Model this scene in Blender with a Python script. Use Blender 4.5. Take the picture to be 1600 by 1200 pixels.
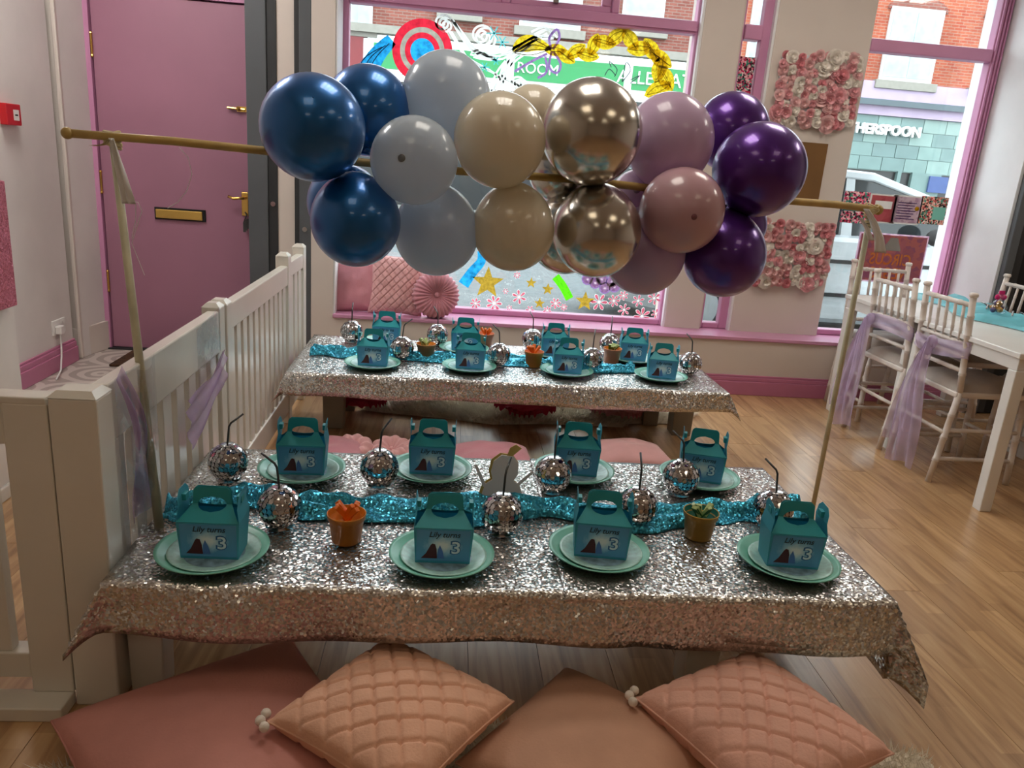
import bpy, bmesh, math, random
from mathutils import Vector, Matrix, noise

for o in list(bpy.data.objects):
    bpy.data.objects.remove(o)
scene = bpy.context.scene
C = scene.collection
PI = math.pi
U = 1.14          # metres per layout unit: every length below is multiplied by it when built

# ------------------------------------------------------------------ camera
F = 1200.0        # focal length in pixels of the 1600 x 1200 frame
H = 1.1           # camera height in layout units
dn = Vector((-320, 4180, F)).normalized()
yy = Vector((-95, -348, F)); yy = (yy - dn * yy.dot(dn)).normalized()
xx = yy.cross(-dn)
if xx.x < 0: xx = -xx
MW = Matrix((xx, yy, -dn))                        # camera vector -> room vector
cam = bpy.data.objects.new('camera', bpy.data.cameras.new('camera'))
C.objects.link(cam)
cam.data.sensor_width = 36; cam.data.sensor_fit = 'HORIZONTAL'; cam.data.lens = 36 * F / 1600
cam.data.clip_start = 0.02; cam.data.clip_end = 200
cm = Matrix((MW.col[0], -MW.col[1], -MW.col[2])).transposed().to_4x4()
cm.translation = Vector((0, 0, H * U))
cam.matrix_world = cm
scene.camera = cam

# ------------------------------------------------------------------ sky, exposure
SKY = 4.2
LAMP = 2.6
scene.view_settings.view_transform = 'Standard'
scene.view_settings.look = 'None'
scene.view_settings.gamma = 1
scene.view_settings.use_curve_mapping = False
scene.view_settings.exposure = 0.3
world = bpy.data.worlds.new('overcast_sky'); scene.world = world
world.use_nodes = True
bg = world.node_tree.nodes['Background']
bg.inputs[0].default_value = (0.86, 0.95, 1.0, 1); bg.inputs[1].default_value = SKY
scene.cycles.use_denoising = True
scene.cycles.max_bounces = 10; scene.cycles.transparent_max_bounces = 16
scene.cycles.sample_clamp_indirect = 6
scene.cycles.caustics_reflective = False; scene.cycles.caustics_refractive = False

# ------------------------------------------------------------------ pixel -> place
def ray(px, py): return MW @ Vector((px - 800, py - 600, F))
def onz(px, py, z=0.0):
    r = ray(px, py); return Vector((0, 0, H)) + r * ((z - H) / r.z)
def ony(px, py, Y):
    r = ray(px, py); return Vector((0, 0, H)) + r * (Y / r.y)
def onx(px, py, X):
    r = ray(px, py); return Vector((0, 0, H)) + r * (X / r.x)
def proj(P):
    c = MW.transposed() @ (Vector(P) - Vector((0, 0, H)))
    return 800 + F * c.x / c.z, 600 + F * c.y / c.z, c.z

# ------------------------------------------------------------------ materials
def srgb(r, g, b):
    f = lambda c: (c / 255 / 12.92) if c / 255 <= 0.04045 else ((c / 255 + 0.055) / 1.055) ** 2.4
    return (f(r), f(g), f(b), 1)
class N:
    """tiny node helper"""
    def __init__(s, name):
        s.m = bpy.data.materials.new(name); s.m.use_nodes = True
        s.t = s.m.node_tree; s.b = s.t.nodes['Principled BSDF']; s.out = s.t.nodes['Material Output']
    def n(s, kind, **kw):
        x = s.t.nodes.new('ShaderNode' + kind)
        for k, v in kw.items():
            if isinstance(k, str) and hasattr(x, k): setattr(x, k, v)
            else: x.inputs[k.replace('_', ' ')].default_value = v
        return x
    def l(s, a, b): s.t.links.new(a, b)
    def set(s, **kw):
        for k, v in kw.items(): s.b.inputs[k.replace('_', ' ')].default_value = v
    def coord(s, kind='Object', scale=(1, 1, 1), rot=(0, 0, 0)):
        tc = s.n('TexCoord'); mp = s.n('Mapping'); mp.inputs['Scale'].default_value = scale
        mp.inputs['Rotation'].default_value = rot
        s.l(tc.outputs[kind], mp.inputs['Vector']); return mp.outputs['Vector']
    def ramp(s, fac, stops):
        r = s.n('ValToRGB'); e = r.color_ramp.elements
        while len(e) < len(stops): e.new(0.5)
        for el, (p, c) in zip(e, stops): el.position = p; el.color = c
        s.l(fac, r.inputs[0]); return r.outputs['Color']
    def bump(s, h, strength=0.3, dist=0.01):
        b = s.n('Bump'); b.inputs['Strength'].default_value = strength; b.inputs['Distance'].default_value = dist
        s.l(h, b.inputs['Height']); s.l(b.outputs['Normal'], s.b.inputs['Normal'])
    def mix(s, fac, a, b, blend='MIX'):
        x = s.n('Mix', data_type='RGBA'); x.blend_type = blend
        for sock, v in ((x.inputs[0], fac), (x.inputs[6], a), (x.inputs[7], b)):
            if hasattr(v, 'is_output'): s.l(v, sock)
            else: sock.default_value = v
        return x.outputs[2]

M = {}
def plain(key, rgb, rough=0.5, metal=0.0, var=0.06, scale=6, bump=0.0, **kw):
    """procedural paint: base colour with faint mottling, optional fine relief"""
    x = N(key); x.set(Roughness=rough, Metallic=metal, **kw)
    v = x.coord(); nz = x.n('TexNoise'); nz.inputs['Scale'].default_value = scale; nz.inputs['Detail'].default_value = 4
    x.l(v, nz.inputs['Vector'])
    c = srgb(*rgb); d = tuple(max(0, k * (1 - var * 2)) for k in c[:3]) + (1,)
    u_ = tuple(min(1, k * (1 + var)) for k in c[:3]) + (1,)
    x.l(x.ramp(nz.outputs['Fac'], [(0.3, d), (0.7, u_)]), x.b.inputs['Base Color'])
    if bump:
        n2 = x.n('TexNoise'); n2.inputs['Scale'].default_value = scale * 20; x.l(v, n2.inputs['Vector'])
        x.bump(n2.outputs['Fac'], bump, 0.004)
    M[key] = x.m; return x

plain('wall_white', (222, 216, 212), 0.7, scale=3, var=0.04)
plain('wall_cream', (214, 203, 194), 0.65, scale=2, var=0.03)
plain('reveal_white', (235, 236, 238), 0.5, var=0.02)
plain('pink_paint', (205, 142, 180), 0.35, scale=4, var=0.04)
plain('pink_sill', (206, 148, 182), 0.25, scale=3, var=0.04)
plain('skirting_pink', (190, 118, 150), 0.4, scale=5)
plain('door_pink', (166, 116, 138), 0.38, scale=1.5, var=0.05)
plain('grey_paint', (84, 88, 92), 0.45, scale=3)
plain('dark_grey', (44, 46, 48), 0.5)
plain('black_gap', (12, 12, 12), 0.8)
plain('white_gloss', (226, 224, 218), 0.25, var=0.03, scale=5)
plain('fence_white', (224, 220, 210), 0.22, var=0.03, scale=4)
plain('brass', (214, 176, 96), 0.25, 1.0)
plain('brass_flap', (208, 172, 92), 0.35, 0.85)
plain('chrome', (190, 190, 192), 0.15, 1.0, var=0.0)
plain('straw_steel', (86, 88, 88), 0.3, 0.9)
plain('plastic_white', (232, 230, 226), 0.3, var=0.02)
plain('alarm_red', (196, 22, 34), 0.35)
plain('brown_card', (120, 84, 40), 0.6)
plain('bamboo', (190, 160, 92), 0.45, scale=14, var=0.12)
plain('bamboo_pale', (196, 190, 160), 0.45, scale=14, var=0.1)
plain('raffia', (214, 198, 152), 0.7, scale=30, var=0.15)
plain('ribbon_white', (226, 224, 222), 0.5)
plain('plate_teal', (120, 196, 176), 0.3, var=0.03)
plain('box_teal', (34, 156, 166), 0.42, var=0.04)
plain('box_side_lit', (84, 188, 212), 0.42, var=0.04)  # paler than the front teal: window light on the card put into its colour
plain('letter_dark', (34, 56, 74), 0.5)
plain('digit_blue', (214, 236, 250), 0.4)
plain('digit_shadow', (44, 106, 166), 0.5)
plain('maroon_print', (74, 22, 32), 0.5)
plain('blue_print', (76, 120, 188), 0.5)
plain('tub_orange', (226, 140, 34), 0.4)
plain('tub_tan', (222, 156, 92), 0.4)
plain('tub_yellow', (206, 160, 66), 0.4)
plain('tub_peach', (232, 150, 112), 0.4)
plain('tub_green', (40, 130, 120), 0.4)
plain('carrot', (240, 120, 24), 0.45, scale=20)
plain('cucumber_skin', (50, 104, 34), 0.4, scale=20)
plain('cucumber_flesh', (196, 216, 150), 0.4, scale=20)
plain('cushion_rose', (196, 134, 124), 0.8, scale=8, bump=0.25)
plain('cushion_peach', (226, 176, 148), 0.85, scale=8, bump=0.3)
plain('cushion_tan', (200, 154, 128), 0.8, scale=8, bump=0.25)
plain('cushion_blush', (230, 178, 158), 0.85, scale=8, bump=0.3)
plain('velvet_pink', (206, 138, 150), 0.75, scale=7, bump=0.2, Sheen_Weight=0.4)
plain('velvet_pale', (226, 172, 172), 0.75, scale=7, bump=0.2, Sheen_Weight=0.4)
plain('ruffle_red', (196, 50, 84), 0.7)
plain('pompom', (236, 226, 214), 0.9, bump=0.4)
plain('fur', (232, 222, 204), 0.9, scale=12, var=0.1)
plain('chair_cream', (222, 212, 204), 0.4, scale=14, var=0.06)
plain('seat_pad', (172, 160, 150), 0.5, scale=9, bump=0.1)
plain('table_white', (228, 226, 222), 0.3, var=0.02)
plain('table_grey', (150, 140, 122), 0.5, scale=7)
plain('road', (96, 100, 102), 0.8, scale=20, var=0.15, bump=0.4)
plain('pavement', (132, 132, 128), 0.8, scale=14, var=0.1)
plain('stone', (140, 136, 128), 0.8, scale=10)
plain('lilac_render', (172, 154, 178), 0.7, scale=2)
plain('shop_dark', (36, 38, 40), 0.3)
plain('sign_green', (34, 134, 74), 0.4, var=0.03)
plain('sign_white', (238, 240, 238), 0.4, var=0.02)
plain('sign_maroon', (120, 30, 36), 0.4)
plain('sign_blue', (50, 74, 130), 0.4)
plain('upvc', (206, 210, 210), 0.3, var=0.02)
plain('curtain', (166, 182, 182), 0.7, scale=4, var=0.1)
plain('slate_pane', (70, 84, 92), 0.15)
plain('car_silver', (160, 166, 170), 0.25, 0.3, Coat_Weight=0.6)
plain('car_glass', (30, 38, 42), 0.06)
plain('tyre', (22, 22, 23), 0.8)
plain('wetsign', (240, 240, 240), 0.3)
plain('card_white', (236, 236, 240), 0.6, var=0.02)
plain('card_gold', (206, 182, 104), 0.6)
plain('mat_brown', (76, 48, 26), 0.95, scale=40, var=0.3, bump=0.6)
plain('ceiling', (235, 232, 226), 0.8)
plain('paint_red', (226, 44, 66), 0.5, var=0.15, scale=30)
plain('paint_silver', (170, 164, 152), 0.5, var=0.15, scale=30)
plain('paint_blue', (40, 160, 226), 0.5, var=0.25, scale=40)
plain('paint_white', (240, 244, 242), 0.5)
plain('paint_gold', (250, 200, 40), 0.4, var=0.3, scale=60)
plain('paint_brown', (92, 66, 14), 0.5)
plain('paint_pink', (236, 116, 140), 0.5, var=0.2, scale=60)
plain('paint_lilac', (150, 116, 176), 0.5, var=0.2, scale=60)
plain('paint_green', (96, 222, 26), 0.5, var=0.15, scale=60)
plain('paint_ochre', (180, 148, 52), 0.5, var=0.2, scale=60)
plain('paint_dark', (60, 56, 72), 0.5)
plain('paint_aqua', (80, 190, 196), 0.5)
plain('bow_magenta', (214, 30, 110), 0.3)
plain('sweets_gold', (200, 150, 50), 0.3, var=0.4, scale=60)
plain('sweets_violet', (80, 34, 110), 0.3, var=0.3, scale=60)
plain('pen_dark', (46, 46, 50), 0.4)
plain('pen_silver', (190, 190, 192), 0.3, 0.5)

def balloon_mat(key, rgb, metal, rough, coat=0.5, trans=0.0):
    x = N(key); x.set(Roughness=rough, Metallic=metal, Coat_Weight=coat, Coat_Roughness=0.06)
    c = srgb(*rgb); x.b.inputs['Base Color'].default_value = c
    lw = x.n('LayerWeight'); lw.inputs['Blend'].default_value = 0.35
    x.l(x.mix(lw.outputs['Facing'], c, tuple(min(1, k * 1.35 + 0.02) for k in c[:3]) + (1,)), x.b.inputs['Base Color'])  # colour lightened towards the rim, standing in for backlit edges
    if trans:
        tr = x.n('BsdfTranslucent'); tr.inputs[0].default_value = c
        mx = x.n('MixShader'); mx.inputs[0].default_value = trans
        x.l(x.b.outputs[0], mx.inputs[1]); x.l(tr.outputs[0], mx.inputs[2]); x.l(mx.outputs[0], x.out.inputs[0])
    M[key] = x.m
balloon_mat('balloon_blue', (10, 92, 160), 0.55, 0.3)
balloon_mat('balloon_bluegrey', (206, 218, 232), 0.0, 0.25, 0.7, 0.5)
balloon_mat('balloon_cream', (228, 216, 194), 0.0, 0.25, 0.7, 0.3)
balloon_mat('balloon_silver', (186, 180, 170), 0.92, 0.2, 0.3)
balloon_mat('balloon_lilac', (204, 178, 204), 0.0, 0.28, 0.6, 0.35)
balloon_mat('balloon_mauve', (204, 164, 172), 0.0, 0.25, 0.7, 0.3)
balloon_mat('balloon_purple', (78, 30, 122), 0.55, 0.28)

def sequin(key, rgb, scale, k, rough=0.28, metal=0.9):
    """metallic sequins: every cell of the weave tilts its own way"""
    x = N(key); x.set(Roughness=rough, Metallic=metal)
    v = x.coord(); vo = x.n('TexVoronoi'); vo.inputs['Scale'].default_value = scale
    x.l(v, vo.inputs['Vector'])
    sub = x.n('VectorMath', operation='SUBTRACT'); sub.inputs[1].default_value = (0.5, 0.5, 0.5)
    x.l(vo.outputs['Color'], sub.inputs[0])
    sc = x.n('VectorMath', operation='SCALE'); sc.inputs['Scale'].default_value = k; x.l(sub.outputs[0], sc.inputs[0])
    g = x.n('NewGeometry'); ad = x.n('VectorMath', operation='ADD')
    x.l(g.outputs['Normal'], ad.inputs[0]); x.l(sc.outputs[0], ad.inputs[1])
    nm = x.n('VectorMath', operation='NORMALIZE'); x.l(ad.outputs[0], nm.inputs[0])
    x.l(nm.outputs[0], x.b.inputs['Normal'])
    c = srgb(*rgb); sp = x.n('SeparateXYZ'); x.l(vo.outputs['Color'], sp.inputs[0])
    x.l(x.ramp(sp.outputs[1], [(0.0, tuple(q * 0.55 for q in c[:3]) + (1,)), (0.9, c)]), x.b.inputs['Base Color'])
    M[key] = x.m
sequin('sequin_silver', (232, 230, 226), 205, 0.68, 0.22)
sequin('sequin_teal', (76, 190, 222), 230, 1.0, 0.28, 0.75)
sequin('glitter_pink', (214, 120, 142), 300, 1.0, 0.4, 0.4)
sequin('mirror', (225, 225, 228), 90, 0.10, 0.06, 1.0)

def glassy(key, tint=(1, 1, 1, 1), refl=0.05):
    x = N(key); x.t.nodes.remove(x.b)
    tr = x.n('BsdfTransparent'); tr.inputs[0].default_value = tint
    gl = x.n('BsdfGlossy'); gl.inputs['Roughness'].default_value = 0.02
    mx = x.n('MixShader'); mx.inputs[0].default_value = refl
    x.l(tr.outputs[0], mx.inputs[1]); x.l(gl.outputs[0], mx.inputs[2]); x.l(mx.outputs[0], x.out.inputs[0])
    M[key] = x.m
glassy('window_glass', (0.97, 0.99, 0.98, 1), 0.05)
glassy('clear_tape', (0.93, 0.93, 0.95, 1), 0.16)

def sheer(key, rgb, alpha):
    x = N(key); x.set(Roughness=0.6); x.b.inputs['Alpha'].default_value = alpha
    v = x.coord(scale=(1, 1, 1)); nz = x.n('TexNoise'); nz.inputs['Scale'].default_value = 9; x.l(v, nz.inputs['Vector'])
    c = srgb(*rgb); x.l(x.ramp(nz.outputs['Fac'], [(0.3, tuple(k * 0.8 for k in c[:3]) + (1,)), (0.7, c)]), x.b.inputs['Base Color'])
    mr = x.n('MapRange'); mr.inputs['To Min'].default_value = alpha * 0.7; mr.inputs['To Max'].default_value = min(1, alpha * 1.3)
    x.l(nz.outputs['Fac'], mr.inputs['Value']); x.l(mr.outputs[0], x.b.inputs['Alpha'])
    M[key] = x.m
sheer('organza', (212, 190, 226), 0.45)
sheer('tulle_lilac', (186, 152, 206), 0.55)
sheer('tulle_aqua', (110, 200, 216), 0.85)

def wood():
    x = N('oak_laminate'); x.set(Roughness=0.34, Coat_Weight=0.25, Coat_Roughness=0.18)
    oi = x.n('ObjectInfo'); tc = x.n('TexCoord')
    cx = x.n('CombineXYZ'); x.l(oi.outputs['Random'], cx.inputs[0]); x.l(oi.outputs['Random'], cx.inputs[1])
    sc = x.n('VectorMath', operation='SCALE'); sc.inputs['Scale'].default_value = 37; x.l(cx.outputs[0], sc.inputs[0])
    ad = x.n('VectorMath', operation='ADD'); x.l(tc.outputs['Object'], ad.inputs[0]); x.l(sc.outputs[0], ad.inputs[1])
    mp = x.n('Mapping'); mp.inputs['Scale'].default_value = (9, 0.8, 4); x.l(ad.outputs[0], mp.inputs['Vector'])
    nz = x.n('TexNoise'); nz.inputs['Scale'].default_value = 3; nz.inputs['Detail'].default_value = 8; nz.inputs['Distortion'].default_value = 1.2
    x.l(mp.outputs[0], nz.inputs['Vector'])
    base = x.ramp(nz.outputs['Fac'], [(0.25, srgb(158, 120, 84)), (0.5, srgb(198, 160, 118)), (0.75, srgb(216, 182, 140))])
    # three printed strips across each board
    sx = x.n('SeparateXYZ'); x.l(tc.outputs['Object'], sx.inputs[0])
    mu = x.n('MapRange'); mu.inputs['From Min'].default_value = -0.1; mu.inputs['From Max'].default_value = 0.1
    mu.inputs['To Min'].default_value = 0; mu.inputs['To Max'].default_value = 3; x.l(sx.outputs[0], mu.inputs['Value'])
    fl = x.n('Math', operation='FLOOR'); x.l(mu.outputs[0], fl.inputs[0])
    my = x.n('Math', operation='MULTIPLY'); my.inputs[1].default_value = 2.3; x.l(sx.outputs[1], my.inputs[0])
    a1 = x.n('Math', operation='MULTIPLY_ADD'); a1.inputs[1].default_value = 0.37; x.l(fl.outputs[0], a1.inputs[0]); x.l(my.outputs[0], a1.inputs[2])
    f2 = x.n('Math', operation='FLOOR'); x.l(a1.outputs[0], f2.inputs[0])
    cc = x.n('CombineXYZ'); x.l(fl.outputs[0], cc.inputs[0]); x.l(f2.outputs[0], cc.inputs[1]); x.l(oi.outputs['Random'], cc.inputs[2])
    wn = x.n('TexWhiteNoise'); x.l(cc.outputs[0], wn.inputs['Vector'])
    tone = x.ramp(wn.outputs['Value'], [(0, srgb(222, 214, 206)), (1, srgb(255, 252, 246))])
    x.l(x.mix(1.0, base, tone, 'MULTIPLY'), x.b.inputs['Base Color'])
    n2 = x.n('TexNoise'); n2.inputs['Scale'].default_value = 60; x.l(mp.outputs[0], n2.inputs['Vector'])
    x.bump(n2.outputs['Fac'], 0.08, 0.002)
    M['oak'] = x.m
wood()

def tile_pattern():
    x = N('patterned_tile'); x.set(Roughness=0.45)
    v = x.coord(scale=(3, 3, 3)); fr = x.n('VectorMath', operation='FRACTION'); x.l(v, fr.inputs[0])
    s = x.n('VectorMath', operation='SUBTRACT'); s.inputs[1].default_value = (0.5, 0.5, 0.5); x.l(fr.outputs[0], s.inputs[0])
    ab = x.n('VectorMath', operation='ABSOLUTE'); x.l(s.outputs[0], ab.inputs[0])
    wv = x.n('TexWave'); wv.wave_type = 'RINGS'; wv.rings_direction = 'Z'; wv.inputs['Scale'].default_value = 1.6
    wv.inputs['Distortion'].default_value = 3; wv.inputs['Detail'].default_value = 1; x.l(ab.outputs[0], wv.inputs['Vector'])
    x.l(x.ramp(wv.outputs['Fac'], [(0.42, srgb(162, 150, 142)), (0.55, srgb(198, 188, 180))]), x.b.inputs['Base Color'])
    M['tile'] = x.m
tile_pattern()

def bricks(key, c1, c2, mort):
    x = N(key); x.set(Roughness=0.85)
    tc = x.n('TexCoord'); sp = x.n('SeparateXYZ'); cb = x.n('CombineXYZ')
    x.l(tc.outputs['Object'], sp.inputs[0]); x.l(sp.outputs[0], cb.inputs[0]); x.l(sp.outputs[2], cb.inputs[1])
    b = x.n('TexBrick'); b.inputs['Scale'].default_value = 1.0; b.inputs['Brick Width'].default_value = 0.23
    b.inputs['Row Height'].default_value = 0.078; b.inputs['Mortar Size'].default_value = 0.008
    b.inputs['Color1'].default_value = srgb(*c1); b.inputs['Color2'].default_value = srgb(*c2); b.inputs['Mortar'].default_value = srgb(*mort)
    x.l(cb.outputs[0], b.inputs['Vector'])
    nz = x.n('TexNoise'); nz.inputs['Scale'].default_value = 1.3; nz.inputs['Detail'].default_value = 5; x.l(tc.outputs['Object'], nz.inputs['Vector'])
    tone = x.ramp(nz.outputs['Fac'], [(0.3, (0.7, 0.66, 0.66, 1)), (0.7, (1, 1, 1, 1))])
    x.l(x.mix(1.0, b.outputs['Color'], tone, 'MULTIPLY'), x.b.inputs['Base Color'])
    M[key] = x.m
bricks('brick_brown', (124, 66, 56), (142, 82, 70), (138, 120, 112))
bricks('brick_red', (158, 70, 48), (172, 92, 64), (160, 126, 110))
def cladding():
    x = N('teal_cladding'); x.set(Roughness=0.35)
    oi = x.n('ObjectInfo'); v = x.coord(); nz = x.n('TexNoise'); nz.inputs['Scale'].default_value = 3; nz.inputs['Detail'].default_value = 6
    x.l(v, nz.inputs['Vector'])
    a = x.ramp(oi.outputs['Random'], [(0, srgb(96, 120, 120)), (0.5, srgb(118, 144, 140)), (1, srgb(140, 162, 156))])
    b = x.ramp(nz.outputs['Fac'], [(0.3, (0.8, 0.82, 0.82, 1)), (0.7, (1, 1, 1, 1))])
    x.l(x.mix(1.0, a, b, 'MULTIPLY'), x.b.inputs['Base Color']); M['cladding'] = x.m
cladding()

def blotch(key, cols, scale):
    """flat print of coloured patches"""
    x = N(key); x.set(Roughness=0.5)
    v = x.coord(); vo = x.n('TexVoronoi'); vo.inputs['Scale'].default_value = scale; x.l(v, vo.inputs['Vector'])
    sp = x.n('SeparateXYZ'); x.l(vo.outputs['Color'], sp.inputs[0])
    n = len(cols); st = [(i / n, srgb(*c)) for i, c in enumerate(cols)]
    r = x.n('ValToRGB'); r.color_ramp.interpolation = 'CONSTANT'
    e = r.color_ramp.elements
    while len(e) < n: e.new(0.5)
    for el, (p, c) in zip(e, st): el.position = p; el.color = c
    x.l(sp.outputs[0], r.inputs[0]); x.l(r.outputs[0], x.b.inputs['Base Color']); M[key] = x.m
blotch('print_pinkteal', [(206, 60, 110), (240, 170, 180), (90, 40, 60), (240, 220, 214), (80, 160, 140)], 110)
blotch('print_faces', [(226, 180, 160), (60, 40, 40), (240, 214, 206), (90, 160, 140), (196, 90, 90)], 120)
blotch('print_rose', [(214, 120, 130), (208, 110, 122), (220, 130, 138)], 20)
blotch('print_pale', [(228, 206, 220), (236, 218, 228), (214, 186, 206)], 60)
blotch('print_circus', [(190, 130, 138), (200, 140, 142), (206, 144, 136), (178, 126, 146)], 30)
blotch('print_letters', [(246, 176, 96), (240, 160, 84)], 30)

def label_print():
    """the pale-centred icy blue print of the party boxes"""
    x = N('label_print'); x.set(Roughness=0.35)
    v = x.coord(scale=(13, 1, 20)); ln = x.n('VectorMath', operation='LENGTH'); x.l(v, ln.inputs[0])
    nz = x.n('TexNoise'); nz.inputs['Scale'].default_value = 60; nz.inputs['Detail'].default_value = 4; x.l(x.coord(), nz.inputs['Vector'])
    ad = x.n('Math', operation='MULTIPLY_ADD'); ad.inputs[1].default_value = 0.5; x.l(nz.outputs['Fac'], ad.inputs[0]); x.l(ln.outputs['Value'], ad.inputs[2])
    x.l(x.ramp(ad.outputs[0], [(0.4, srgb(222, 236, 244)), (0.7, srgb(158, 204, 230)), (1.05, srgb(86, 156, 204))]), x.b.inputs['Base Color'])
    M['label'] = x.m
label_print()

def emission(key, rgb, s):
    x = N(key); x.t.nodes.remove(x.b); e = x.n('Emission'); e.inputs[0].default_value = rgb; e.inputs[1].default_value = s
    x.l(e.outputs[0], x.out.inputs[0]); M[key] = x.m
emission('tube_glow', (1.0, 0.84, 0.62, 1), LAMP)
emission('tube_glow_cool', (1.0, 0.97, 0.93, 1), 18.0)
emission('tube_glow_mid', (1.0, 0.92, 0.82, 1), 9.0)
def translucent(key, f):
    """thin paint or paper: part of the daylight behind it shines through"""
    m = M[key]; t = m.node_tree; b = t.nodes['Principled BSDF']; out = t.nodes['Material Output']
    tr = t.nodes.new('ShaderNodeBsdfTranslucent'); mx = t.nodes.new('ShaderNodeMixShader'); mx.inputs[0].default_value = f
    for l_ in b.inputs['Base Color'].links: t.links.new(l_.from_socket, tr.inputs[0])
    t.links.new(b.outputs[0], mx.inputs[1]); t.links.new(tr.outputs[0], mx.inputs[2]); t.links.new(mx.outputs[0], out.inputs[0])
for k_ in list(M):
    if k_.startswith('paint_'): translucent(k_, 0.75)
    if k_.startswith('print_'): translucent(k_, 0.65)
translucent('box_side_lit', 0.35)

# ------------------------------------------------------------------ mesh helpers
class MB:
    def __init__(s): s.v = []; s.f = []
    def add(s, vs, fs):
        k = len(s.v); s.v += [Vector(p) for p in vs]; s.f += [tuple(i + k for i in f) for f in fs]; return s
    def box(s, a, b, mtx=None):
        (x0, y0, z0), (x1, y1, z1) = a, b
        vs = [(x0, y0, z0), (x1, y0, z0), (x1, y1, z0), (x0, y1, z0), (x0, y0, z1), (x1, y0, z1), (x1, y1, z1), (x0, y1, z1)]
        if mtx: vs = [mtx @ Vector(p) for p in vs]
        return s.add(vs, [(0, 3, 2, 1), (4, 5, 6, 7), (0, 1, 5, 4), (1, 2, 6, 5), (2, 3, 7, 6), (3, 0, 4, 7)])
    def tube(s, pts, rad, n=8, cap=True):
        pts = [Vector(p) for p in pts]
        if not hasattr(rad, '__len__'): rad = [rad] * len(pts)
        k = len(s.v); up = None
        for i, p in enumerate(pts):
            d = (pts[min(i + 1, len(pts) - 1)] - pts[max(i - 1, 0)]).normalized()
            if up is None: up = Vector((0, 0, 1)) if abs(d.z) < 0.9 else Vector((1, 0, 0))
            a = d.cross(up).normalized(); b = a.cross(d).normalized(); up = b
            for j in range(n):
                t = 2 * PI * j / n; s.v.append(p + (a * math.cos(t) + b * math.sin(t)) * rad[i])
        for i in range(len(pts) - 1):
            for j in range(n):
                s.f.append((k + i * n + j, k + i * n + (j + 1) % n, k + (i + 1) * n + (j + 1) % n, k + (i + 1) * n + j))
        if cap:
            s.f.append(tuple(k + j for j in range(n))[::-1]); s.f.append(tuple(k + (len(pts) - 1) * n + j for j in range(n)))
        return s
    def lathe(s, prof, n=32, c=(0, 0, 0), mtx=None, cap=True):
        k = len(s.v); c = Vector(c)
        for r, z in prof:
            for j in range(n):
                t = 2 * PI * j / n; p = Vector((r * math.cos(t), r * math.sin(t), z))
                s.v.append(c + (mtx @ p if mtx else p))
        for i in range(len(prof) - 1):
            for j in range(n):
                s.f.append((k + i * n + j, k + i * n + (j + 1) % n, k + (i + 1) * n + (j + 1) % n, k + (i + 1) * n + j))
        if cap:
            s.f.append(tuple(k + j for j in range(n))[::-1]); s.f.append(tuple(k + (len(prof) - 1) * n + j for j in range(n)))
        return s
    def ball(s, c, r, n=12, m=8, sq=(1, 1, 1)):
        prof = [(max(1e-4, math.sin(PI * i / m)), -math.cos(PI * i / m)) for i in range(m + 1)]
        mt = Matrix.Diagonal((r * sq[0], r * sq[1], r * sq[2]))
        return s.lathe(prof, n, c, mt, cap=False)
    def grid(s, fn, nu, nv, close_u=False):
        k = len(s.v)
        for j in range(nv + 1):
            for i in range(nu + 1):
                s.v.append(Vector(fn(i / nu, j / nv)))
        for j in range(nv):
            for i in range(nu):
                a = k + j * (nu + 1) + i; s.f.append((a, a + 1, a + nu + 2, a + nu + 1))
        return s
    def prism(s, poly, y0, y1, axis='y'):
        """closed outline in (x, z) extruded along y"""
        n = len(poly); k = len(s.v)
        for y in (y0, y1):
            for x, z in poly: s.v.append(Vector((x, y, z)))
        s.f.append(tuple(k + i for i in range(n))); s.f.append(tuple(k + n + i for i in range(n))[::-1])
        for i in range(n): s.f.append((k + i, k + n + i, k + n + (i + 1) % n, k + (i + 1) % n))
        return s

def mesh_of(mb, name, mat, smooth=False):
    me = bpy.data.meshes.new(name)
    me.from_pydata([tuple(p * U) for p in mb.v], [], mb.f)
    bm = bmesh.new(); bm.from_mesh(me); bmesh.ops.recalc_face_normals(bm, faces=bm.faces)
    bm.to_mesh(me); bm.free()
    if mat: me.materials.append(M[mat])
    if smooth:
        for p in me.polygons: p.use_smooth = True
    return me
def obj(name, mb, mat, parent=None, loc=(0, 0, 0), rot=(0, 0, 0), bevel=0, smooth=False, label=None, sub=0, solid=0):
    me = mb if isinstance(mb, bpy.types.Mesh) else mesh_of(mb, name, mat, smooth)
    o = bpy.data.objects.new(name, me); C.objects.link(o)
    o.location = Vector(loc) * U; o.rotation_euler = rot
    if parent: o.parent = parent
    if solid:
        m = o.modifiers.new('thickness', 'SOLIDIFY'); m.thickness = solid * U; m.offset = 0
    if bevel:
        m = o.modifiers.new('bevel', 'BEVEL'); m.width = bevel * U; m.segments = 2; m.limit_method = 'ANGLE'
    if sub:
        m = o.modifiers.new('smooth', 'SUBSURF'); m.levels = sub; m.render_levels = sub
    if label: o['label'] = label
    return o
def tag(o, label, cat, group=None):
    o['label'] = label; o['category'] = cat
    if group: o['group'] = group
    return o
def thing(name, label, cat, loc=(0, 0, 0), rz=0, group=None):
    o = bpy.data.objects.new(name, None); C.objects.link(o)
    o.empty_display_size = 0.05; o.location = Vector(loc) * U; o.rotation_euler = (0, 0, rz)
    return tag(o, label, cat, group)
def struct(name, mb=None, mat=None, **kw):
    if mb is None:
        o = bpy.data.objects.new(name, None); C.objects.link(o)
    else: o = obj(name, mb, mat, **kw)
    o['kind'] = 'structure'; return o
def dup(o, parent=None):
    c = o.copy(); C.objects.link(c); c.parent = parent
    for ch in o.children: dup(ch, c)
    return c
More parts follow.
